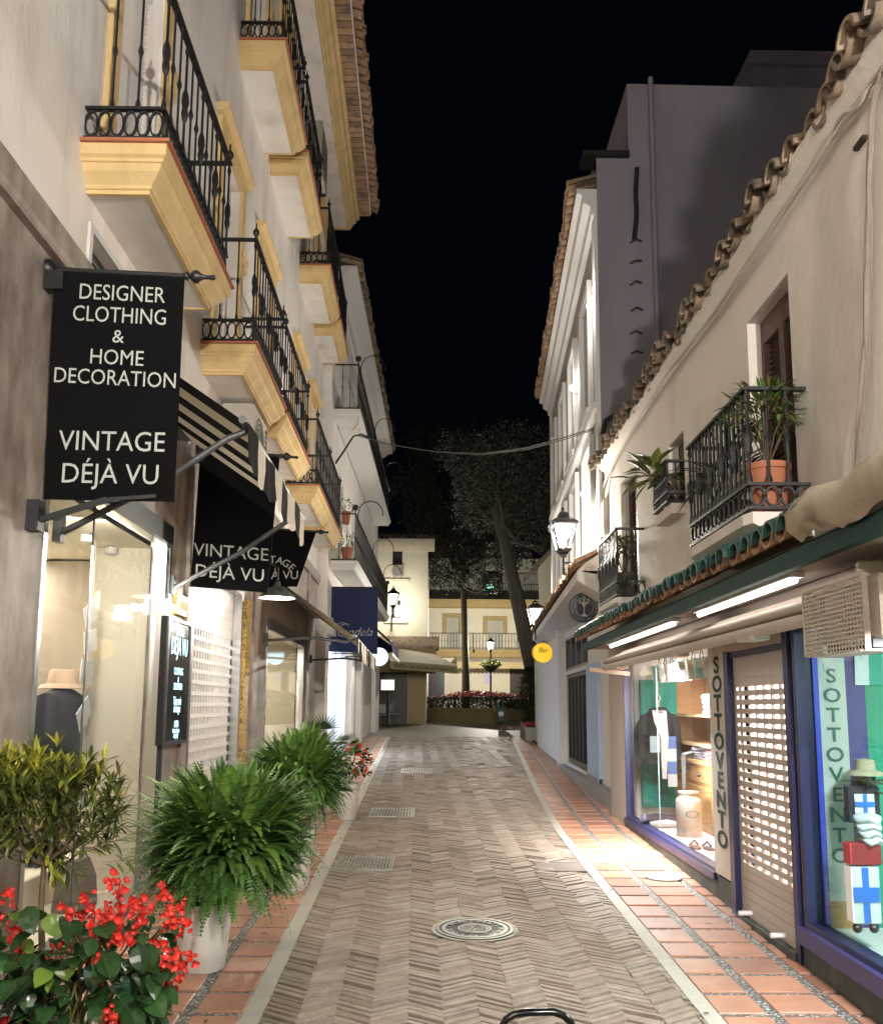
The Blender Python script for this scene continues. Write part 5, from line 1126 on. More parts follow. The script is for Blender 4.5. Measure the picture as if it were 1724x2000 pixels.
# perforated guard and air conditioner at the right edge
pa, pb = R1.px(1686, 1200, .39)[0], R1.px(1570, 1200, .39)[0]; zl, zh = R1.px(1575, 1283, .39)[1], R1.px(1575, 1165, .39)[1]
g = thing('perforated_guard', 'beige perforated metal guard in front of the air conditioner', 'metal guard')
def perf(m, u0, u1, w0, w1, v, n, k, fr=.62):
    pu, pw = (u1-u0)/n, (w1-w0)/k
    for i in range(n):
        for j in range(k):
            cu, cw = u0+(i+.5)*pu, w0+(j+.5)*pw; O = [(-pu/2, -pw/2), (0, -pw/2), (pu/2, -pw/2), (pu/2, 0), (pu/2, pw/2), (0, pw/2), (-pu/2, pw/2), (-pu/2, 0)]
            I = [(fr*pu/2*math.cos(t), fr*pw/2*math.sin(t)) for t in (math.radians(225+45*q) for q in range(8))]
            m.add([(cu+a, v, cw+b) for a, b in O]+[(cu+a, v, cw+b) for a, b in I], [(q, (q+1) % 8, 8+(q+1) % 8, 8+q) for q in range(8)])
m = MB(R1); perf(m, pa, pb, zl, zh+.02, .39, 20, 15); m.build('sheet', BEI, g, fix=False)
m = MB(R1); m.box(pa, pb, .375, .395, zh+.02, zh+.04); m.box(pa-.012, pa, .37, .395, zl, zh+.03); m.box(pb, pb+.012, .3, .395, zl, zh+.03)
for j in range(13): m.box(pa+(pb-pa)*j/13, pa+(pb-pa)*(j+.55)/13, .22, .39, zl-.006, zl)
m.build('edge_frame', BEI, g)
ac_unit(R1, pa-.05, pb-.05, .04, .34, zl+.05, zh+.03, 'ivory air conditioner behind the perforated guard at the right edge', 'x')
def Re(px, py, u):
    p = at(px, py, u); return (u, R1(u, 0, 0)[0]-p.x, p.z)
# ---- shop front joinery
wf = window_frame(R1, wa, bR, BLUE, .03, -.08, .015); MB(R1).box(wa[0], wa[1]+.03, .015, .04, wa[2]-.06, wa[2]).build('bottom_rail', BLUE, wf); MB(R1).box(wa[0], wa[1], .015, .03, wa[3]-.06, wa[3]).build('top_rail', BLUE, wf)
MB(R1).quad((wa[0], -.04, wa[2]), (wa[1], -.04, wa[2]), (wa[1], -.04, wa[3]), (wa[0], -.04, wa[3])).build('window_glass', GLS, wf)
MB(R1).box((wa[0]+wa[1])/2+.3, (wa[0]+wa[1])/2+.306, -.043, -.037, wa[2]+.04, wa[3]-.04).build('glass_joint', M('glass_edge', (.2, .26, .25), .3), wf)
def room(F, W, D, mat, name, par, ext=0.0, ceil=None):
    a, b, c, d = W; m = MB(F); a -= ext; v = -.12
    for q in ([(a, v, c), (b, v, c), (b, -D, c), (a, -D, c)], [(a, v, d), (b, v, d), (b, -D, d), (a, -D, d)], [(b, v, c), (b, -D, c), (b, -D, d), (b, v, d)], [(a, v, c), (a, -D, c), (a, -D, d), (a, v, d)], [(a, -D, c), (b, -D, c), (b, -D, d), (a, -D, d)]): m.quad(*q)
    return m.build(name, mat, par)
room(R1, (wa[0]-.4, wa[1]+.0, wa[2]+.0, wa[3]+.1), 1.02, WHT, 'display_room', bR, .0)
x, y, z = R1((wa[0]+wa[1])/2, -.35, wa[3]+.06); area((x, y, z), .22, 160, (1, .99, .98), (.9, .25, -1), sy=3.0)
# letter panel and blue jambs, shutter
m = MB(R1); pu0, pu1 = dr[1]+.10, wa[0]-.03; m.box(pu0, pu1, .001, .03, .28, 2.13); lp = m.build('sign_panel', M('ivory_sign_board', (.55, .50, .42), .6), bR)
m = MB(R1); n = 'SOTTOVENTO'; zt, zb = R1.px(1405, 1300)[1], R1.px(1418, 1640)[1]
for i, ch in enumerate(n): m.text(ch, ((pu0+pu1)/2, .032, zt+(zb-zt)*i/9-.06), (-1, 0, 0), (0, 0, 1), .185, sx=(pu1-pu0)/.26, off=.006, lift=.003)
m.build('lettering', GRN, lp, fix=False)
m = MB(R1); m.box(dr[1], dr[1]+.10, -.12, .05, -.2, 2.04); m.box(dr[0]-.07, dr[0], -.12, .035, -.2, 2.16); m.box(dr[0], dr[1], .006, .03, 1.985, 2.03); m.build('door_jamb', BLUE, bR)
m = MB(R1); m.box(dr[0], dr[1]+.1, .0, .05, 2.03, 2.28); m.build('shutter_box', BEI, bR)
m = MB(R1); g0 = G(6)+.06; p = .067; w = g0; a, b = dr[0]+.005, dr[1]-.005
while w < 2.0:
    t = min(w+p, 2.0)
    if w-g0 < .33 or w > 1.74: m.box(a, b, -.02, .005, w, t-.005); m.box(a, b, -.015, .0, t-.005, t)
    else:
        m.box(a, b, -.02, .005, w, w+.039)
        for i in range(8): u = a+(b-a)*i/7; wd = .05 if i in (0, 7) else .012; m.box(max(a, u-wd), min(b, u+wd), -.018, .003, w+.039, w+p)
    w += p
rs = m.build('roller_shutter', TMET, bR)
m = MB(R1)
for u in (a+.25, b-.2): m.tube([(u, .0, g0+.04), (u, .10, g0+.04)], .018, 8)
m.build('handle', WMET, rs, smooth=50)
room(R1, (dr[0]-.1, dr[1]+.1, .0, 2.02), 1.6, M('lit_shop_paint', (.80, .74, .70), .8, var=.02), 'shop_room', bR)
x, y, z = R1((a+b)/2, -.7, 1.97); area((x, y, z), .8, 20, (1, .95, .92), (0, 0, -1), sy=.8)
MB(R1).box(dr[0]+.001, dr[1]-.001, -.10, .05, -.3, G(6)+.055).build('door_step', DGRN, bR)
# ---- second window
wg = window_frame(R1, wb, bR, BLUE, .035, -.08, .02); m = MB(R1); m.box(wb[0], wb[1]+.03, .02, .06, wb[2]-.10, wb[2]+.0); m.build('rail', M('violet_blue_paint', (.035, .03, .12), .4), wg)
MB(R1).quad((wb[0], -.04, wb[2]), (wb[1], -.04, wb[2]), (wb[1], -.04, wb[3]), (wb[0], -.04, wb[3])).build('window_glass', GLSG, wg)
rw = (wb[0]-.4, wb[1]+.02, wb[2], wb[3]+.05); D = 1.9
m = MB(R1); a, b, c, d = rw; m.quad((a, -.09, c), (b, -.09, c), (b, -D, c), (a, -D, c)); m.quad((a, -.12, d), (b, -.12, d), (b, -D, d), (a, -D, d)); m.build('display_room', WHT, bR)
b -= .03
m = MB(R1); m.quad((a, -D, c), (b, -D, c), (b, -D, d), (a, -D, d)); m.quad((b, -.43, c), (b, -D, c), (b, -D, d), (b, -.43, d)); m.build('display_curtain', M('green_curtain', (.03, .34, .22), .8, var=.3, vs=3, stretch=(6, 6, .3)), bR)
m = MB(R1); m.quad((b, -.20, c), (b, -.43, c), (b, -.43, d), (b, -.20, d)); m.build('violet_curtain', M('violet_curtain', (.07, .07, .26), .8, var=.3, vs=4, stretch=(6, 6, .3)), bR)
m = MB(R1)
for i in range(9): m.k = i % 2; q0_, q1_ = -.36-i*.09, -.36-(i+1)*.09; m.quad((b-.02, q0_, d-.42), (b-.02, q1_, d-.42), (b-.04, q1_, d-.15), (b-.04, q0_, d-.15))
m.build('curtain_valance', [CLOTHW, M('teal_cloth', (.05, .38, .30), .8)], bR)
vA, vB = Re(1601, 1500, b)[1], Re(1657, 1500, b)[1]; MB(R1).box(b-.02, b-.005, vB, vA, c+.16, d).build('sign_board', M('pale_sign_board', (.60, .60, .56), .7), bR)
MB(R1).box(b-.022, b-.006, vB, vA, c+.001, c+.16).build('board_base', WOOD, bR)
MB(R1).box(b-.05, b+.03, vA+.002, -.081, c+.001, d-.08).build('display_reveal', BLUEB, bR)
m = MB(R1); zt, zb = Re(1622, 1318, b)[2], Re(1640, 1668, b)[2]
for i, ch in enumerate(n): m.text(ch, (b-.021, (vA+vB)/2, zt+(zb-zt)*i/9-.05), (0, -1, 0), (0, 0, 1), .125, sx=1.15, off=.002, lift=.004)
m.build('lettering', M('teal_letter_paint', (.05, .15, .125), .6), bR, fix=False)
x, y, z = R1((a+b)/2, -.4, d-.03); area((x, y, z), .35, 70, (.97, .97, 1), (.25, .2, -1), sy=2.4)
# goods: window 1
ZF = wa[2]; ue = wa[1]
tp = thing('teal_door', 'teal ledged door leaning at the back of the lit shop window', 'display door')
_, v1, w1 = Re(1249, 1328, ue-.1); _, v0, w0 = Re(1328, 1578, ue-.1)
MB(R1).bbox(ue-.1, ue-.06, v0, v1, w0, w1, .008).build('door', TEAL, tp); m = MB(R1)
for (c_, d_) in ((w0+.03, w0+.16), (w1-.18, w1-.05)): m.box(ue-.118, ue-.1, v0+.01, v1-.01, c_, d_)
m.build('ledge', TEAL, tp); m = MB(R1)
for i in range(1, 6): q = v0+(v1-v0)*i/6; m.box(ue-.102, ue-.0995, q-.003, q+.003, w0, w1)
m.build('board_groove', DOORD, tp); MB(R1).bar((ue-.108, v0+.04, w1-.18), (ue-.108, v1-.04, w0+.16), .07, .012).build('brace', TEAL, tp)
TV = lambda a_, b_, c_: R1(ub_-b_, v_+a_, c_)               # local frame facing the viewer: across, towards viewer, up
hd = thing('hooded_jacket', 'dark hooded jacket with a white and blue scarf on a hanger', 'jacket')
ub_, v_, tw = Re(1285, 1388, ue-.38); hh = tw-Re(1285, 1492, ue-.38)[2]
J = (lambda u0, vv: (lambda a_, b_, c_: R1(u0-b_, vv-a_, c_)))(ub_, v_)
torso(J, (0, 0, tw-hh), .36, .20, hh, CLOTHK, 'jacket', hd)
MB(J).lathe((0, 0, tw-.02), [(.10, -.06), (.13, 0), (.10, .05), (.05, .06)], 14).build('hood', CLOTHK, hd, smooth=60)
MB(J).tube([(0, 0, tw-.02), (0, .02, tw+.10), (.03, 0, tw+.15), (0, 0, tw+.2), (0, 0, wa[3])], .012, 6).build('hanger', WHT, hd)
wz = Re(1290, 1535, ub_)[2]; wz2 = Re(1285, 1520, ub_)[2]
m = MB(J); m.loft([[(-.10, .12, tw), (.07, .12, tw)], [(-.09, .14, tw-.12), (.07, .14, tw-.14)], [(-.01, .14, tw-.32), (.08, .14, tw-.32)], [(-.01, .13, wz2+.2), (.06, .13, wz2+.2)], [(.0, .12, wz2), (.05, .12, wz2)]], closed=False); m.build('white_scarf', CLOTHW, hd, smooth=60)
m = MB(J)
for i in range(4):
    z0 = tw-.30+(wz-tw+.30)*i/4; z1 = tw-.30+(wz-tw+.30)*(i+1)/4; m.k = i % 2; m.quad((.06, .135, z0), (.17, .13, z0), (.17, .13, z1), (.06, .135, z1))
m.build('striped_scarf', [CLOTHB, CLOTHW], hd)
MB(J).box(-.14, -.02, .12, .14, tw-hh*.78, tw-hh*.48).build('pocket_scarf', M('striped_print', (.4, .55, .6), .8, var=.5, vs=40, stretch=(3, 3, .1)), hd)
cb = thing('display_cabinet', 'pine dresser with shelves of folded clothes in the lit shop window', 'cabinet')
k0, k1 = wa[0]-.25, ue-.03; m = MB(R1); zc = wa[3]-.12; FV, UV, BV = -.58, -.62, -.97
zs = [ZF+.78, Re(1345, 1500, 9.5)[2], Re(1345, 1456, 9.5)[2], Re(1345, 1396, 9.5)[2], zc]
m.box(k0, k1, BV-.03, BV, ZF, zc); m.box(k1-.03, k1, BV, UV, ZF+.8, zc); m.box(k0, k0+.03, BV, UV, ZF+.8, zc); m.box((k0+k1)/2-.015, (k0+k1)/2+.015, BV, UV, ZF+.8, zc)
m.build('carcass', WOOD, cb); m = MB(R1)
for z in zs[1:]: m.box(k0+.03, k1-.03, BV+.001, UV+.03, z-.03, z)
m.build('shelf', M('pale_pine_wood', (.62, .42, .22), .5, var=.2, vs=4), cb)
m = MB(R1); m.box(k0, k1, BV, FV, ZF, ZF+.72); m.box(k0-.005, k1+.02, BV, FV+.04, ZF+.721, ZF+.76); m.build('base_cupboard', WOOD, cb)
for i in range(5):
    a_, b_ = k0+.04+(k1-k0-.06)*i/5, k0+.04+(k1-k0-.06)*(i+1)/5-.03
    MB(R1).bbox(a_, b_, FV, FV+.015, ZF+.05, ZF+.48, .006).build('cupboard_door', WOOD, cb); dw = MB(R1).bbox(a_, b_, FV, FV+.015, ZF+.52, ZF+.68, .006).build('drawer', WOOD, cb); MB(R1).ball(((a_+b_)/2, FV+.03, ZF+.60), .02, 8, 5).build('knob', IRON, dw)
def heap(F, o, r, h, mat, label, seed, cat='folded clothes', n=4, grp='clothes piled on the pine dresser'):
    rnd.seed(seed); m = MB(F); u, v, w = o
    for k in range(n):
        L = [];
        for f, s in ((0, .9), (.3, 1.05), (.7, 1), (1, .75)):
            L.append([(u+r*s*(1+.12*math.sin(3*t+k+seed))*math.cos(t)*(1-.08*k), v+r*.7*s*(1+.1*math.cos(2*t+k))*math.sin(t), w+h*(k+f)/n+.01*math.sin(4*t+k)) for t in (2*math.pi*q/16 for q in range(16))])
        m.loft(L, True)
    return tag(m.build('folded_clothes', mat, smooth=60), label, cat, grp)
def onz(px, z, y):                      # place on a level surface seen at a pixel
    d = ray(px, y); t = (z-EYE)/d.z; return t*d.y, R1(t*d.y, 0, 0)[0]-t*d.x
heap(R1, (10.0, -.76, zs[3]), .13, .22, CLOTHW, 'white folded towels on the upper dresser shelf', 1)
heap(R1, (9.9, -.76, zs[1]), .15, .15, M('pink_print_cloth', (.7, .42, .48), .8, var=.3, vs=20), 'pink patterned clothes on the lower dresser shelf', 2)
heap(R1, (10.1, -.72, ZF+.76), .2, .13, M('grey_cloth', (.25, .27, .32), .8, var=.3, vs=14), 'grey jumpers on the dresser top', 3)
heap(R1, (9.0, -.72, ZF+.76), .17, .12, M('pale_blue_cloth', (.5, .6, .7), .8, var=.3, vs=14), 'pale blue clothes on the near end of the dresser top', 4)
m = MB(R1); u = 10.3; m.loft([[(u-.10, -.7, ZF+.86), (u+.10, -.7, ZF+.86)], [(u-.10, -.52, ZF+.80), (u+.10, -.52, ZF+.80)], [(u-.08, -.51, ZF+.42), (u+.06, -.51, ZF+.38)]], closed=False); tag(m.build('hanging_shirt', CLOTHW, smooth=60), 'white sleeve hanging over the edge of the pine dresser', 'clothing')
u, v = onz(1346, ZF, 1634); mk = thing('milk_churn', 'pale metal milk churn with an oval mark in the lit shop window', 'milk churn'); MB(R1).lathe((u, v, ZF), [(.125, 0), (.13, .01), (.13, .36), (.125, .38), (.09, .42), (.09, .44), (.11, .445), (.11, .46), (0, .465)], 24).build('churn', M('cream_enamel', (.52, .48, .42), .4, var=.08), mk, smooth=40)
m = MB(R1); m.loft([[(u-.132, v+a_*.07*math.cos(t), ZF+.24+a_*.035*math.sin(t)) for t in (2*math.pi*q/20 for q in range(20))] for a_ in (1, .85)]); m.build('mark', GREYM, mk)
u, v = onz(1285, ZF, 1612)
sh_ = thing('pair_of_trousers', 'rolled grey trousers and white socks laid on the display floor', 'clothing'); m = MB(R1)
for i in range(3): m.tube([(u+.05-.08*i, v+.2, ZF+.05+.02*i), (u+.03-.08*i, v, ZF+.07), (u+.06-.08*i, v-.25, ZF+.05)], [.05, .06, .05], 10)
m.build('trousers', M('charcoal_cloth', (.06, .055, .08), .8, var=.2), sh_, smooth=60); m = MB(R1); m.tube([(u-.25, v+.15, ZF+.04), (u-.24, v-.05, ZF+.05), (u-.2, v-.2, ZF+.03)], [.03, .045, .03], 10); m.build('socks', CLOTHW, sh_, smooth=60)
u, v = onz(1383, ZF, 1660); gl = thing('sandals', 'pair of dark sandals on the display floor beside the dresser', 'sandals')
for i in (0, 1):
    m = MB(R1); m.loft([[(u+.12*math.cos(t)+.08*i, v+.045*math.sin(t)+.1*i, ZF+h) for t in (2*math.pi*q/14 for q in range(14))] for h in (.002, .02)], True); m.tube([(u+.05+.08*i, v-.045+.1*i, ZF+.02), (u+.03+.08*i, v+.1*i, ZF+.07), (u+.05+.08*i, v+.045+.1*i, ZF+.02)], .012, 6); m.build('sandal', CLOTHK, gl)
for i in range(9):
    u = wa[0]+.45+i*.28; lab = ['nearest', 'second', 'third', 'fourth', 'fifth', 'sixth', 'seventh', 'eighth', 'furthest'][i]
    t = tag(MB(R1).lathe((u, -.22, wa[3]-.29), [(.06, 0), (.085, .18), (.09, .19), (.082, .18), (.058, .01)], 16, False).build('tin_pail', [GS, M('white_enamel', (.6, .6, .6), .4), M('teal_enamel', (.2, .5, .5), .4)][i % 3], smooth=50), '%s pail from the sign post hanging at the top of the window' % lab, 'pail', 'pails hanging in the lit window'); MB(R1).tube([(u-.08, -.22, wa[3]-.1), (u, -.22, wa[3]), (u+.08, -.22, wa[3]-.1)], .005, 4).build('handle', IRON, t)
# goods: window 2
FB = M('flag_blue', (.03, .2, .75), .5); FR = M('red_case', (.36, .03, .04), .5); FK = M('dark_case', (.03, .03, .05), .4)
def box2(px0, px1, py0, py1, u0, dep, label, body, cross=None, name='case'):
    _, v1, w1 = Re(px0, py0, u0); _, v0, w0 = Re(px1, py1, u0)
    t = thing(name, label, 'case', 'cases stacked in the right hand shop window'); MB(R1).bbox(u0, u0+dep, v0, v1, w0, w1, .006).build('body', body, t)
    if cross:
        m = MB(R1); h = w1-w0; n2 = v1-v0; m.box(u0-.003, u0-.0005, v0+n2*.38, v0+n2*.62, w0+.005, w1-.005); m.box(u0-.006, u0-.0035, v0+.004, v1-.004, w0+h*.38, w0+h*.64); m.build('cross', cross, t)
    return t, (v0, v1, w0, w1)
t, (v0, v1, w0, w1) = box2(1661, 1722, 1693, 1806, 5.08, .08, 'white case with a blue cross on castors, lowest of the stack', WHT, FB)
for i in (0, 1): MB(R1).ball((5.11, v0+(v1-v0)*(.2+.6*i), w0-.028), .027, 8, 5).build('castor', IRON, t)
box2(1659, 1722, 1648, 1691, 5.07, .09, 'red case between the white case and the towels', FR)
_, va_, za_ = Re(1694, 1646, 5.15); heap(R1, (5.14, va_, za_), .10, .15, CLOTHW, 'white spotted towels piled on the red case', 7, 'towels', 4, 'goods in the right hand shop window')
box2(1655, 1720, 1536, 1608, 5.30, .06, 'dark case at the back behind the towels', FK)
_, v1, w1 = Re(1667, 1551, 5.295); _, v0, w0 = Re(1708, 1591, 5.295); fl = tag(MB(R1).box(5.29, 5.298, v0, v1, w0, w1).build('flag_patch', WHT), 'small white flag with a blue cross on the dark case', 'flag')
m = MB(R1); h = w1-w0; m.box(5.286, 5.2895, v0+(v1-v0)*.38, v0+(v1-v0)*.58, w0, w1); m.box(5.283, 5.2855, v0, v1, w0+h*.38, w0+h*.62); m.build('cross', FB, fl)
_, vq, zq = Re(1696, 1535, 5.33); rnd.seed(12); m = MB(R1)
for i in range(40): leaf(m, V((5.36, vq, zq))+rv()*.05, rv(-.1, .8), UP, .14, .035)
tag(m.build('dry_plant', LEAFO, fix=False), 'dried plant lying on top of the dark case in the window', 'plant')
m = MB(R1); m.lathe((5.36, vq, zq+.06), [(.11, 0), (.1, .02), (.06, .03), (.055, .09), (0, .1)], 16); tag(m.build('sun_hat', M('straw_weave', (.5, .42, .3), .8), smooth=50), 'straw hat resting on the dried plant', 'hat')
# plants on the balconies
def bush(name, label, c, R_, pc, pr, ph, n, pm_, mats, L, Wd, seed, z0=-.1, pts=(0, .8, 1, .7, 0), grp=None):
    rnd.seed(seed); t = thing(name, label, 'pot plant', grp); pot(t, pc, pr, ph, pm_); m = MB(); c = V(c); b0 = V((pc[0], pc[1], pc[2]+ph*.9))
    for i in range(14): e = c+rv(z0, 1)*R_*.8; m.tube([b0, (b0+e)/2+V((0, 0, R_*.2)), e], .004, 4)
    m.build('stems', TWIG, t); m = MB()
    for i in range(n): d = rv(z0, 1); m.k = 1 if rnd.random() < .3 else 0; leaf(m, c+d*R_*rnd.uniform(.3, 1)*V((1, 1, 1)).length/1.73, (d+rv()*.6), UP, L*rnd.uniform(.7, 1.2), Wd, .2, .35, pts)
    m.build('leaves', mats, t, fix=False); return t
x, y, z = R1(b1a+.19, .20, 2.80)
bush('potted_fern', 'leafy plant in a large terracotta pot on the nearest right balcony', R1(b1a+.19, .2, 3.42), .24, (x, y, z), .135, .33, 260, POTT, [LEAFO, FERN], .12, .022, 41)
u = b1b-.42; x, y, z = R1(u, .18, 2.80)
bush('spiky_plant', 'dark spiky plant behind the balusters of the nearest right balcony', R1(u, .18, 3.2), .2, (x, y, z), .12, .26, 60, M('black_pot', (.015, .015, .016), .6), [M('dark_blade', (.02, .03, .018), .5)]*2, .34, .03, 42)
u, _ = R1.px(1300, 950, .1); x, y, z = R1(u, .06, w_2 if False else sw[2])
bush('broad_leaf_plant', 'broad leaved plant spilling from the small barred window', R1(u+.05, .16, sw[2]+.30), .2, R1(sw[0]+.3, .02, sw[2]), .1, .22, 46, M('brown_pot', (.06, .03, .025), .7), [M('olive_broad_leaf', (.10, .13, .03), .4, isl=.3), LEAFY], .24, .075, 43)
u, _ = R1.px(1215, 1100, .18); x, y, z = R1(u, .16, 2.84)
bush('potted_shrub', 'small shrub in a grey pot on the further right balcony', R1(u, .18, 3.42), .17, (x, y, z), .13, .3, 90, M('grey_pot', (.08, .075, .07), .7), [LEAFO, LEAFY], .085, .045, 44)
# cables
def cable(name, label, pts, r, mat, v=.03, F=R1, n=3, sp=.02):
    m = MB(F); rnd.seed(len(label))
    for k in range(n):
        P = []
        for i, (px, py) in enumerate(pts): u, w = F.px(px, py, v); P.append((u, v+rnd.uniform(0, sp), w+rnd.uniform(-sp, sp)))
        for j in range(2):
            Q = [P[0]]
            for a_, b_ in zip(P, P[1:]): Q += [tuple(V(a_)*.75+V(b_)*.25), tuple(V(a_)*.25+V(b_)*.75)]
            P = Q+[P[-1]]
        m.tube(P, r, 6)
    return tag(m.build(name, mat, smooth=60), label, 'cable')
cable('cable_bundle', 'painted cable bundle running under the tiled eave of the cream house', [(1760, 120), (1712, 172), (1690, 205), (1650, 235), (1610, 300), (1560, 385), (1480, 500), (1420, 590), (1360, 665), (1290, 755), (1235, 845), (1185, 935), (1180, 985)], .011, M('painted_cable', (.50, .46, .40), .7), .03, R1, 4, .045)
cable('cable_bundle', 'thick weathered cable bundle down the wall at the right edge', [(1735, 120), (1714, 190), (1708, 300), (1702, 460), (1700, 600), (1694, 740), (1682, 860), (1676, 940)], .012, CABLE, .03, R1, 7, .035)
cable('black_cable', 'loose black cables beside the canopy at the right edge', [(1676, 930), (1650, 965), (1640, 995), (1600, 1012), (1560, 1030)], .006, CABLK, .06, R1, 2, .015)
cable('black_cable', 'black loop of cable above the mortar ridge', [(1740, 925), (1700, 935), (1676, 945), (1690, 965), (1740, 960)], .007, CABLK, .07, R1, 3, .02)
u, w_ = R1.px(1686, 278, 0); tag(MB(R1).box(u-.05, u+.06, 0, .03, w_-.012, w_+.012).build('metal_bracket', M('rusty_plate', (.05, .03, .02), .7)), 'small rusty metal bracket on the wall near the thick cable bundle', 'bracket')
# ================= tall white building (right, further) =================
bE = thing('white_building', 'tall white building with bright window mouldings and a side wall toned dark for shade', 'building')
s0, s1, ez = 12.15, 21.3, 9.15
rows = [(3.9, 5.6), (6.2, 8.1)]; cols = [13.1, 15.3, 17.5, 19.7]
ops = [(u, u+1.0, a, b) for a, b in rows for u in cols]
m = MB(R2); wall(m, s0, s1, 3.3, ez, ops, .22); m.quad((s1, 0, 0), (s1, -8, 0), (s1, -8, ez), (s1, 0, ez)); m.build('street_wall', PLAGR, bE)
for (a, b, c, d) in ops:
    m = MB(R2); m.quad((a, -.2, c), (b, -.2, c), (b, -.2, d), (a, -.2, d)); g = m.build('window', DGL, bE)
    m = MB(R2); t = .12; m.box(a-t, a, 0, .07, c-.05, d); m.box(b, b+t, 0, .07, c-.05, d); m.box(a-t, b+t, 0, .07, d, d+.14); m.box(a-t-.05, b+t+.05, 0, .12, c-.17, c-.05); m.build('moulding', PLAW, g)
    m = MB(R2); q = (a+b)/2; m.box(q-.03, q+.03, -.195, -.15, c, d); m.box(a, b, -.195, -.16, (c+d)/2+.3, (c+d)/2+.36); m.build('frame', PLAW, g)
m = MB(R2)
for z in (5.85, 3.35): m.prism([(0, z), (.10, z+.02), (.12, z+.08), (.06, z+.12), (.06, z+.2), (0, z+.22)], s0, s1)
m.prism([(0, ez-.32), (.08, ez-.3), (.10, ez-.18), (.2, ez-.12), (.22, ez), (.3, ez+.03), (.3, ez+.1), (0, ez+.1)], s0, s1)
for u in (s0+.02, s1-.3): m.box(u, u+.28, 0, .05, 3.3, ez-.32)
m.build('cornice', PLAW, bE)
tile_edge(R2, s0+.1, s1, ez+.14, .42, .8, .3, .24, .10).build('roof', TILE, bE, smooth=50)
MB(R2).quad((s0, .3, ez+.2), (s1, .3, ez+.2), (s1, -5, ez+1.6), (s0, -5, ez+1.6)).build('roof_deck', TILED, bE)
# side wall facing the viewer
SW = Front(12.14); xa, xb = R2(12.14, 0, 0)[0]-.001, 11.0; xk = SW.px(1226, 250)[0]; zk = SW.px(1240, 163)[1]; ze2 = SW.px(1190, 305)[1]
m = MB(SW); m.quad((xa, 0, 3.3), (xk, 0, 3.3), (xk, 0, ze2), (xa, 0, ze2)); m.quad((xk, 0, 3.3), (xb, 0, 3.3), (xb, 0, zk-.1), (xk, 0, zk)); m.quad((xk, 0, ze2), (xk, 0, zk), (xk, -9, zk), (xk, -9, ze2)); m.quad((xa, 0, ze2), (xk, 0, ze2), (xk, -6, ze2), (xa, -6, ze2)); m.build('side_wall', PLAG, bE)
m = MB(SW); xp = SW.px(1275, 400)[0]; m.tube([(xp, .06, 3.3), (xp, .06, zk+.05)], .04, 8); m.build('drainpipe', PLAG, bE, smooth=50)
m = MB(SW); m.box(xa-.2, xk, -.3, .08, ze2-.03, ze2+.05); m.build('gutter', CABLK, bE)
m = MB(Front(15.0)); F3 = Front(15.0); u0, z1 = F3.px(1465, 97); u1 = u0+5; m.box(u0, u1, -4, 0, zk-1, z1); m.box(u0-.1, u1, -4, .1, z1-.35, z1-.25); m.build('roof_room', PLAG, bE)
cable('broken_wiring', 'dark strip of old wiring and hooks on the grey side wall', [(1243, 330), (1240, 380), (1243, 420), (1238, 465)], .035, CABLK, .03, SW, 2, .03)
for i, (px, py, lab) in enumerate(((1240, 472, 'topmost'), (1240, 512, 'second'), (1240, 555, 'third'), (1242, 605, 'fourth'), (1240, 650, 'fifth'), (1242, 688, 'lowest'))):
    x, z = SW.px(px, py); m = MB(SW); m.tube([(x-.08, .02, z-.03), (x, .06, z+rnd.uniform(0, .03)), (x+.09, .04, z-rnd.uniform(-.02, .05))], .014, 5); tag(m.build('wall_hook', CABLK), '%s dark hook in the row on the grey side wall' % lab, 'hook', 'hooks in a row on the grey side wall')
# wall spots that light the mouldings
for px, py, lab in ((1152, 596, 'small lit spotlight high on the white facade'), (1117, 758, 'small lit spotlight under the far end of the white eave'), (1140, 965, 'lowest small lit spotlight on the white facade')):
    u, z = R2.px(px, py, .1); t = thing('facade_spotlight', lab, 'spotlight', 'spotlights on the white facade'); MB(R2).box(u-.04, u+.04, 0, .07, z-.1, z-.03).build('fitting', WMET, t); MB(R2).ball((u, .1, z), .05, 10, 6).build('bulb', M('facade_bulb', (1, 1, 1), em=(1, .95, .88), es=25, var=0), t); x, y, z2 = R2(u, .32, z+.05); lamp((x, y, z2), 6, (1, .94, .86), .04)
# ================= low shop with the candelabra sign =================
bS = thing('low_shop', 'white single storey shop with tiled canopy and dark folding doors', 'shop')
e0, e1 = 12.3, 25.0; du0, du1 = R2G.px(1150, 1400)[0], R2G.px(1106, 1400)[0]
dd = (du0, du1, G(15)-.02+.25, 2.25); tr = (du0, du1, 2.33, 3.0)
m = MB(R2G); wall(m, 12.06, e1, -1, 3.45, [dd, tr], .12); m.quad((e1, 0, -1), (e1, -5, -1), (e1, -5, 3.4), (e1, 0, 3.4)); m.quad((12.06, 0, -1), (12.06, -3, -1), (12.06, -3, 3.4), (12.06, 0, 3.4)); m.build('wall', PLAW, bS)
m = MB(R2G); a, b, c, d = dd; n = 6
for i in range(n+1): q = a+(b-a)*i/n; m.box(q-.03, q+.03, -.11, -.04, c, d)
m.box(a, b, -.11, -.04, d-.07, d); m.box(a, b, -.11, -.04, c, c+.1); f = m.build('folding_doors', DOORD, bS); MB(R2G).quad((a, -.09, c), (b, -.09, c), (b, -.09, d), (a, -.09, d)).build('door_glass', DGL, f)
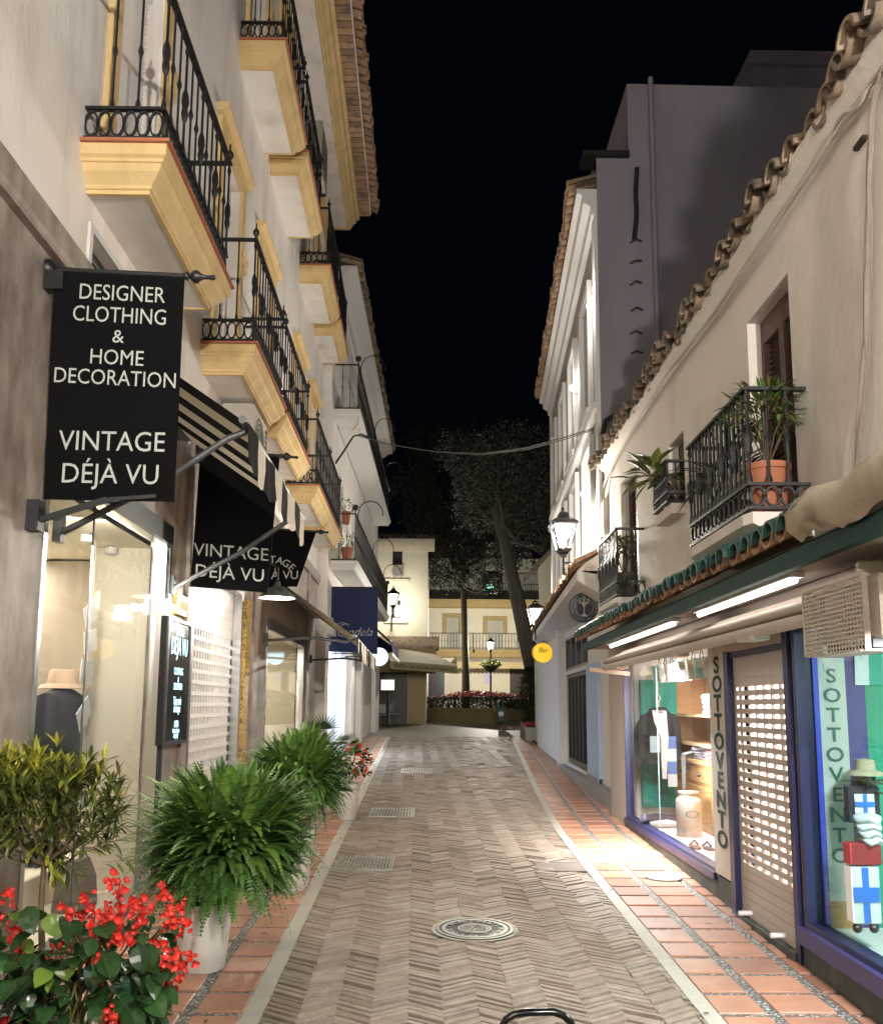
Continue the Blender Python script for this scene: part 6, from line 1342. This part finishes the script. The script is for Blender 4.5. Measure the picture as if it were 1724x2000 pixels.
m = MB(R2G); a, b, c, d = tr; m.quad((a, -.09, c), (b, -.09, c), (b, -.09, d), (a, -.09, d)); g = m.build('transom_window', DGL, bS); window_frame(R2G, tr, g, GREYM, .05, -.1, .0, mull=[a+(b-a)*i/4 for i in (1, 2, 3)], name='frame')
pu0, pu1 = R2G.px(1174, 1400)[0], R2G.px(1151, 1400)[0]
MB(R2G).box(pu0, pu1, 0, .05, G(13)+.3, 2.3).build('blue_pilaster', SKYB, bS); m = MB(R2G); m.box(e0-.2, du1+.3, .0, .14, -.5, G(15)+.18); m.box(pu0, pu1, .05, .07, G(13)+.2, G(13)+.3); m.build('door_step', M('grey_step', (.26, .25, .24), .6, var=.1), bS)
m = MB(R2G); m.box(du1+.3, du1+.75, 0, .12, -.5, 3.3); m.build('pilaster', PLAW, bS)
RC = Frame(2.66, 12.5, .058, -1); cv2 = .62; m = MB(RC); m.prism([(0, 3.0), (cv2, 3.36), (cv2, 3.5), (0, 3.5)], 12.2, 23.5); m.build('canopy', PLAW, bS)
tile_edge(RC, 12.25, 23.5, 3.56, cv2+.06, .75, .5, .2, .085, .01).build('canopy_roof', TILE, bS, smooth=50)
m = MB(RC); m.add([(12.2, 0, 3.4), (12.2, cv2, 3.5), (12.2, cv2-.1, 3.6), (12.2, 0, 3.95)], [(0, 1, 2, 3)]); m.build('canopy_end', PLA2, bS)
c = at(1139, 1187, 12.9); cs = thing('candelabra_sign', 'round dark hanging sign with a white candelabra drawing', 'shop sign')
r = at(1168, 1187, 12.9).x-c.x; DK = M('slate_sign_face', (.03, .034, .055), .5, var=.05)
MB().disc(c, (1, 0, 0), (0, 0, 1), r, 36, .05).build('disc', DK, cs); m = MB(); o = V((c.x, c.y-.052, c.z)); s = r
def pl(pts, w): 
    for a_, b_ in zip(pts, pts[1:]): m.bar(o+V((a_[0]*s, 0, a_[1]*s)), o+V((b_[0]*s, 0, b_[1]*s)), .004, w*s)
m.ring(o, (1, 0, 0), (0, 0, 1), s*.60, s*.625, 40)
def poly(pts): m.add([tuple(o+V((a_*s, -.002, b_*s))) for a_, b_ in pts], [range(len(pts))])
poly([(-.03, -.45), (.03, -.45), (.03, .2), (-.03, .2)]); poly([(-.22, -.62), (.22, -.62), (.2, -.54), (.1, -.48), (.05, -.38), (-.05, -.38), (-.1, -.48), (-.2, -.54)])
poly([(-.04, .0), (.04, .0), (.2, .28), (.2, .36), (-.2, .36), (-.2, .28)])
for q in (-.28, 0, .28): z = .62 if q == 0 else .5; poly([(q-.05, z-.26), (q+.05, z-.26), (q+.05, z-.1), (q-.05, z-.1)]); m.ring(o+V((q*s, 0, z*s)), (1, 0, 0), (0, 0, 1), s*.06, s*.10, 14)
for i, ch in enumerate('CERVECERIA LA CANDELARIA'):
    a_ = math.radians(205-i*230/23); m.text(ch, o+V((math.cos(a_), 0, math.sin(a_)))*s*.76, (math.sin(a_), 0, -math.cos(a_)), (math.cos(a_), 0, math.sin(a_)), s*.17)
for i, ch in enumerate('TAPAS BAR'):
    a_ = math.radians(242+i*56/8); m.text(ch, o+V((math.cos(a_), 0, math.sin(a_)))*s*.87, (-math.sin(a_), 0, math.cos(a_)), (-math.cos(a_), 0, -math.sin(a_)), s*.15)
m.build('drawing', LET, cs, fix=False); xr = R2G(12.9, 0, 0)[0]; MB().bar((c.x+r*.9, 12.93, c.z+.08), (xr, 12.93, c.z+.08), .02, .02).build('bracket', IRON, cs)
c = at(1059, 1275, 21.0); r = at(1079, 1275, 21).x-c.x; ys = thing('yellow_round_sign', 'lit yellow round hanging sign below the further lantern', 'shop sign')
MB().disc(c, (1, 0, 0), (0, 0, 1), r, 32, .1).build('case', M('yellow_case', (.5, .35, .03), .5), ys); MB().disc((c.x, c.y-.103, c.z-.01), (1, 0, 0), (0, 0, 1), r*.95, 32).build('face', YSIGN, ys); m = MB(); m.text('Bar', (c.x, c.y-.106, c.z), (1, 0, 0), (0, 0, 1), r*.7, shear=.3); m.build('lettering', DOORD, ys, fix=False)
MB().bar((c.x, 21.03, c.z+.1), (R2G(21, 0, 0)[0], 21.03, c.z+.1), .02, .02).build('bracket', IRON, ys)
# far gabled house on the right
bG = thing('gabled_house', 'pale gabled house at the far end of the right side', 'house')
R3 = Frame(3.10, 25, .03, -1); m = MB(R3); wall(m, 25.02, 27.4, -1, 3.3, [(25.7, 26.8, .5, 2.7)], .15); m.quad((27.4, 0, -1), (27.4, -6, -1), (27.4, -6, 3.3), (27.4, 0, 3.3)); m.quad((25.02, 0, 3.3), (27.4, 0, 3.3), (27.4, -6, 3.3), (25.02, -6, 3.3)); m.build('wall', PLAC, bG)
m = MB(R3); m.quad((25.7, -.1, .5), (26.8, -.1, .5), (26.8, -.1, 2.7), (25.7, -.1, 2.7)); m.build('door', M('cream_door', (.55, .5, .38), .6), bG)
F4 = Front(32.0); pts_ = [F4.px(*q) for q in ((1050, 1110), (1092, 1062), (1120, 1040), (1120, 1300), (1058, 1300))]
m = MB(F4); m.add([(a_, 0, b_) for a_, b_ in pts_], [range(5)]); m.build('gable_wall', PLAC, bG)
m = MB(F4); a_, b_ = pts_[0], pts_[2]; m.loft([[(a_[0]-.3, .3, a_[1]-.25), (a_[0]-.3, .3, a_[1]-.05), (a_[0]-.3, -8, a_[1]-.05)], [(b_[0], .3, b_[1]), (b_[0], .3, b_[1]+.25), (b_[0], -8, b_[1]+.25)]], True); m.build('roof', TILED, bG)
# cables across the street
P = [at(700, 850, 20), at(760, 868, 19.2), at(850, 882, 17.8), at(940, 886, 16.3), at(1030, 874, 15), at(1110, 852, 13.8), at(1160, 836, 13.0), at(1175, 850, 12.7), at(1178, 905, 12.6)]
m = MB(); m.tube(P, .010, 6); m.tube([p+V((0, 0, -.02+.015*math.sin(i))) for i, p in enumerate(P)], .008, 6); tag(m.build('overhead_cable', M('grey_cable', (.09, .09, .085), .7), smooth=60), 'sagging cable strung across the street between the two eaves', 'cable')
m = MB(); P2 = [at(655, 905, 19.5), at(672, 880, 19.7), at(690, 852, 20), at(705, 848, 20), at(725, 856, 20)]; m.tube(P2, .022, 6); tag(m.build('wall_cable', CABLK, smooth=60), 'black cable rising over the balcony rail of the white townhouse', 'cable')
m = MB(); P3 = [at(1175, 850, 12.05), at(1182, 820, 12.0), at(1198, 810, 11.9), at(1215, 818, 11.9)]; m.tube(P3, .03, 8); tag(m.build('cable_loop', CABLK, smooth=60), 'black cable loop over the far end of the tiled eave', 'cable')
m = MB(); x, z = at(1186, 1010, 11.95).x, at(1186, 1010, 11.95).z; m.bbox(x-.07, x+.07, 11.88, 12.0, z-.27, z+.27, .01); tag(m.build('meter_box', PLA2), 'cream junction box at the end of the cream house below the eave', 'junction box')
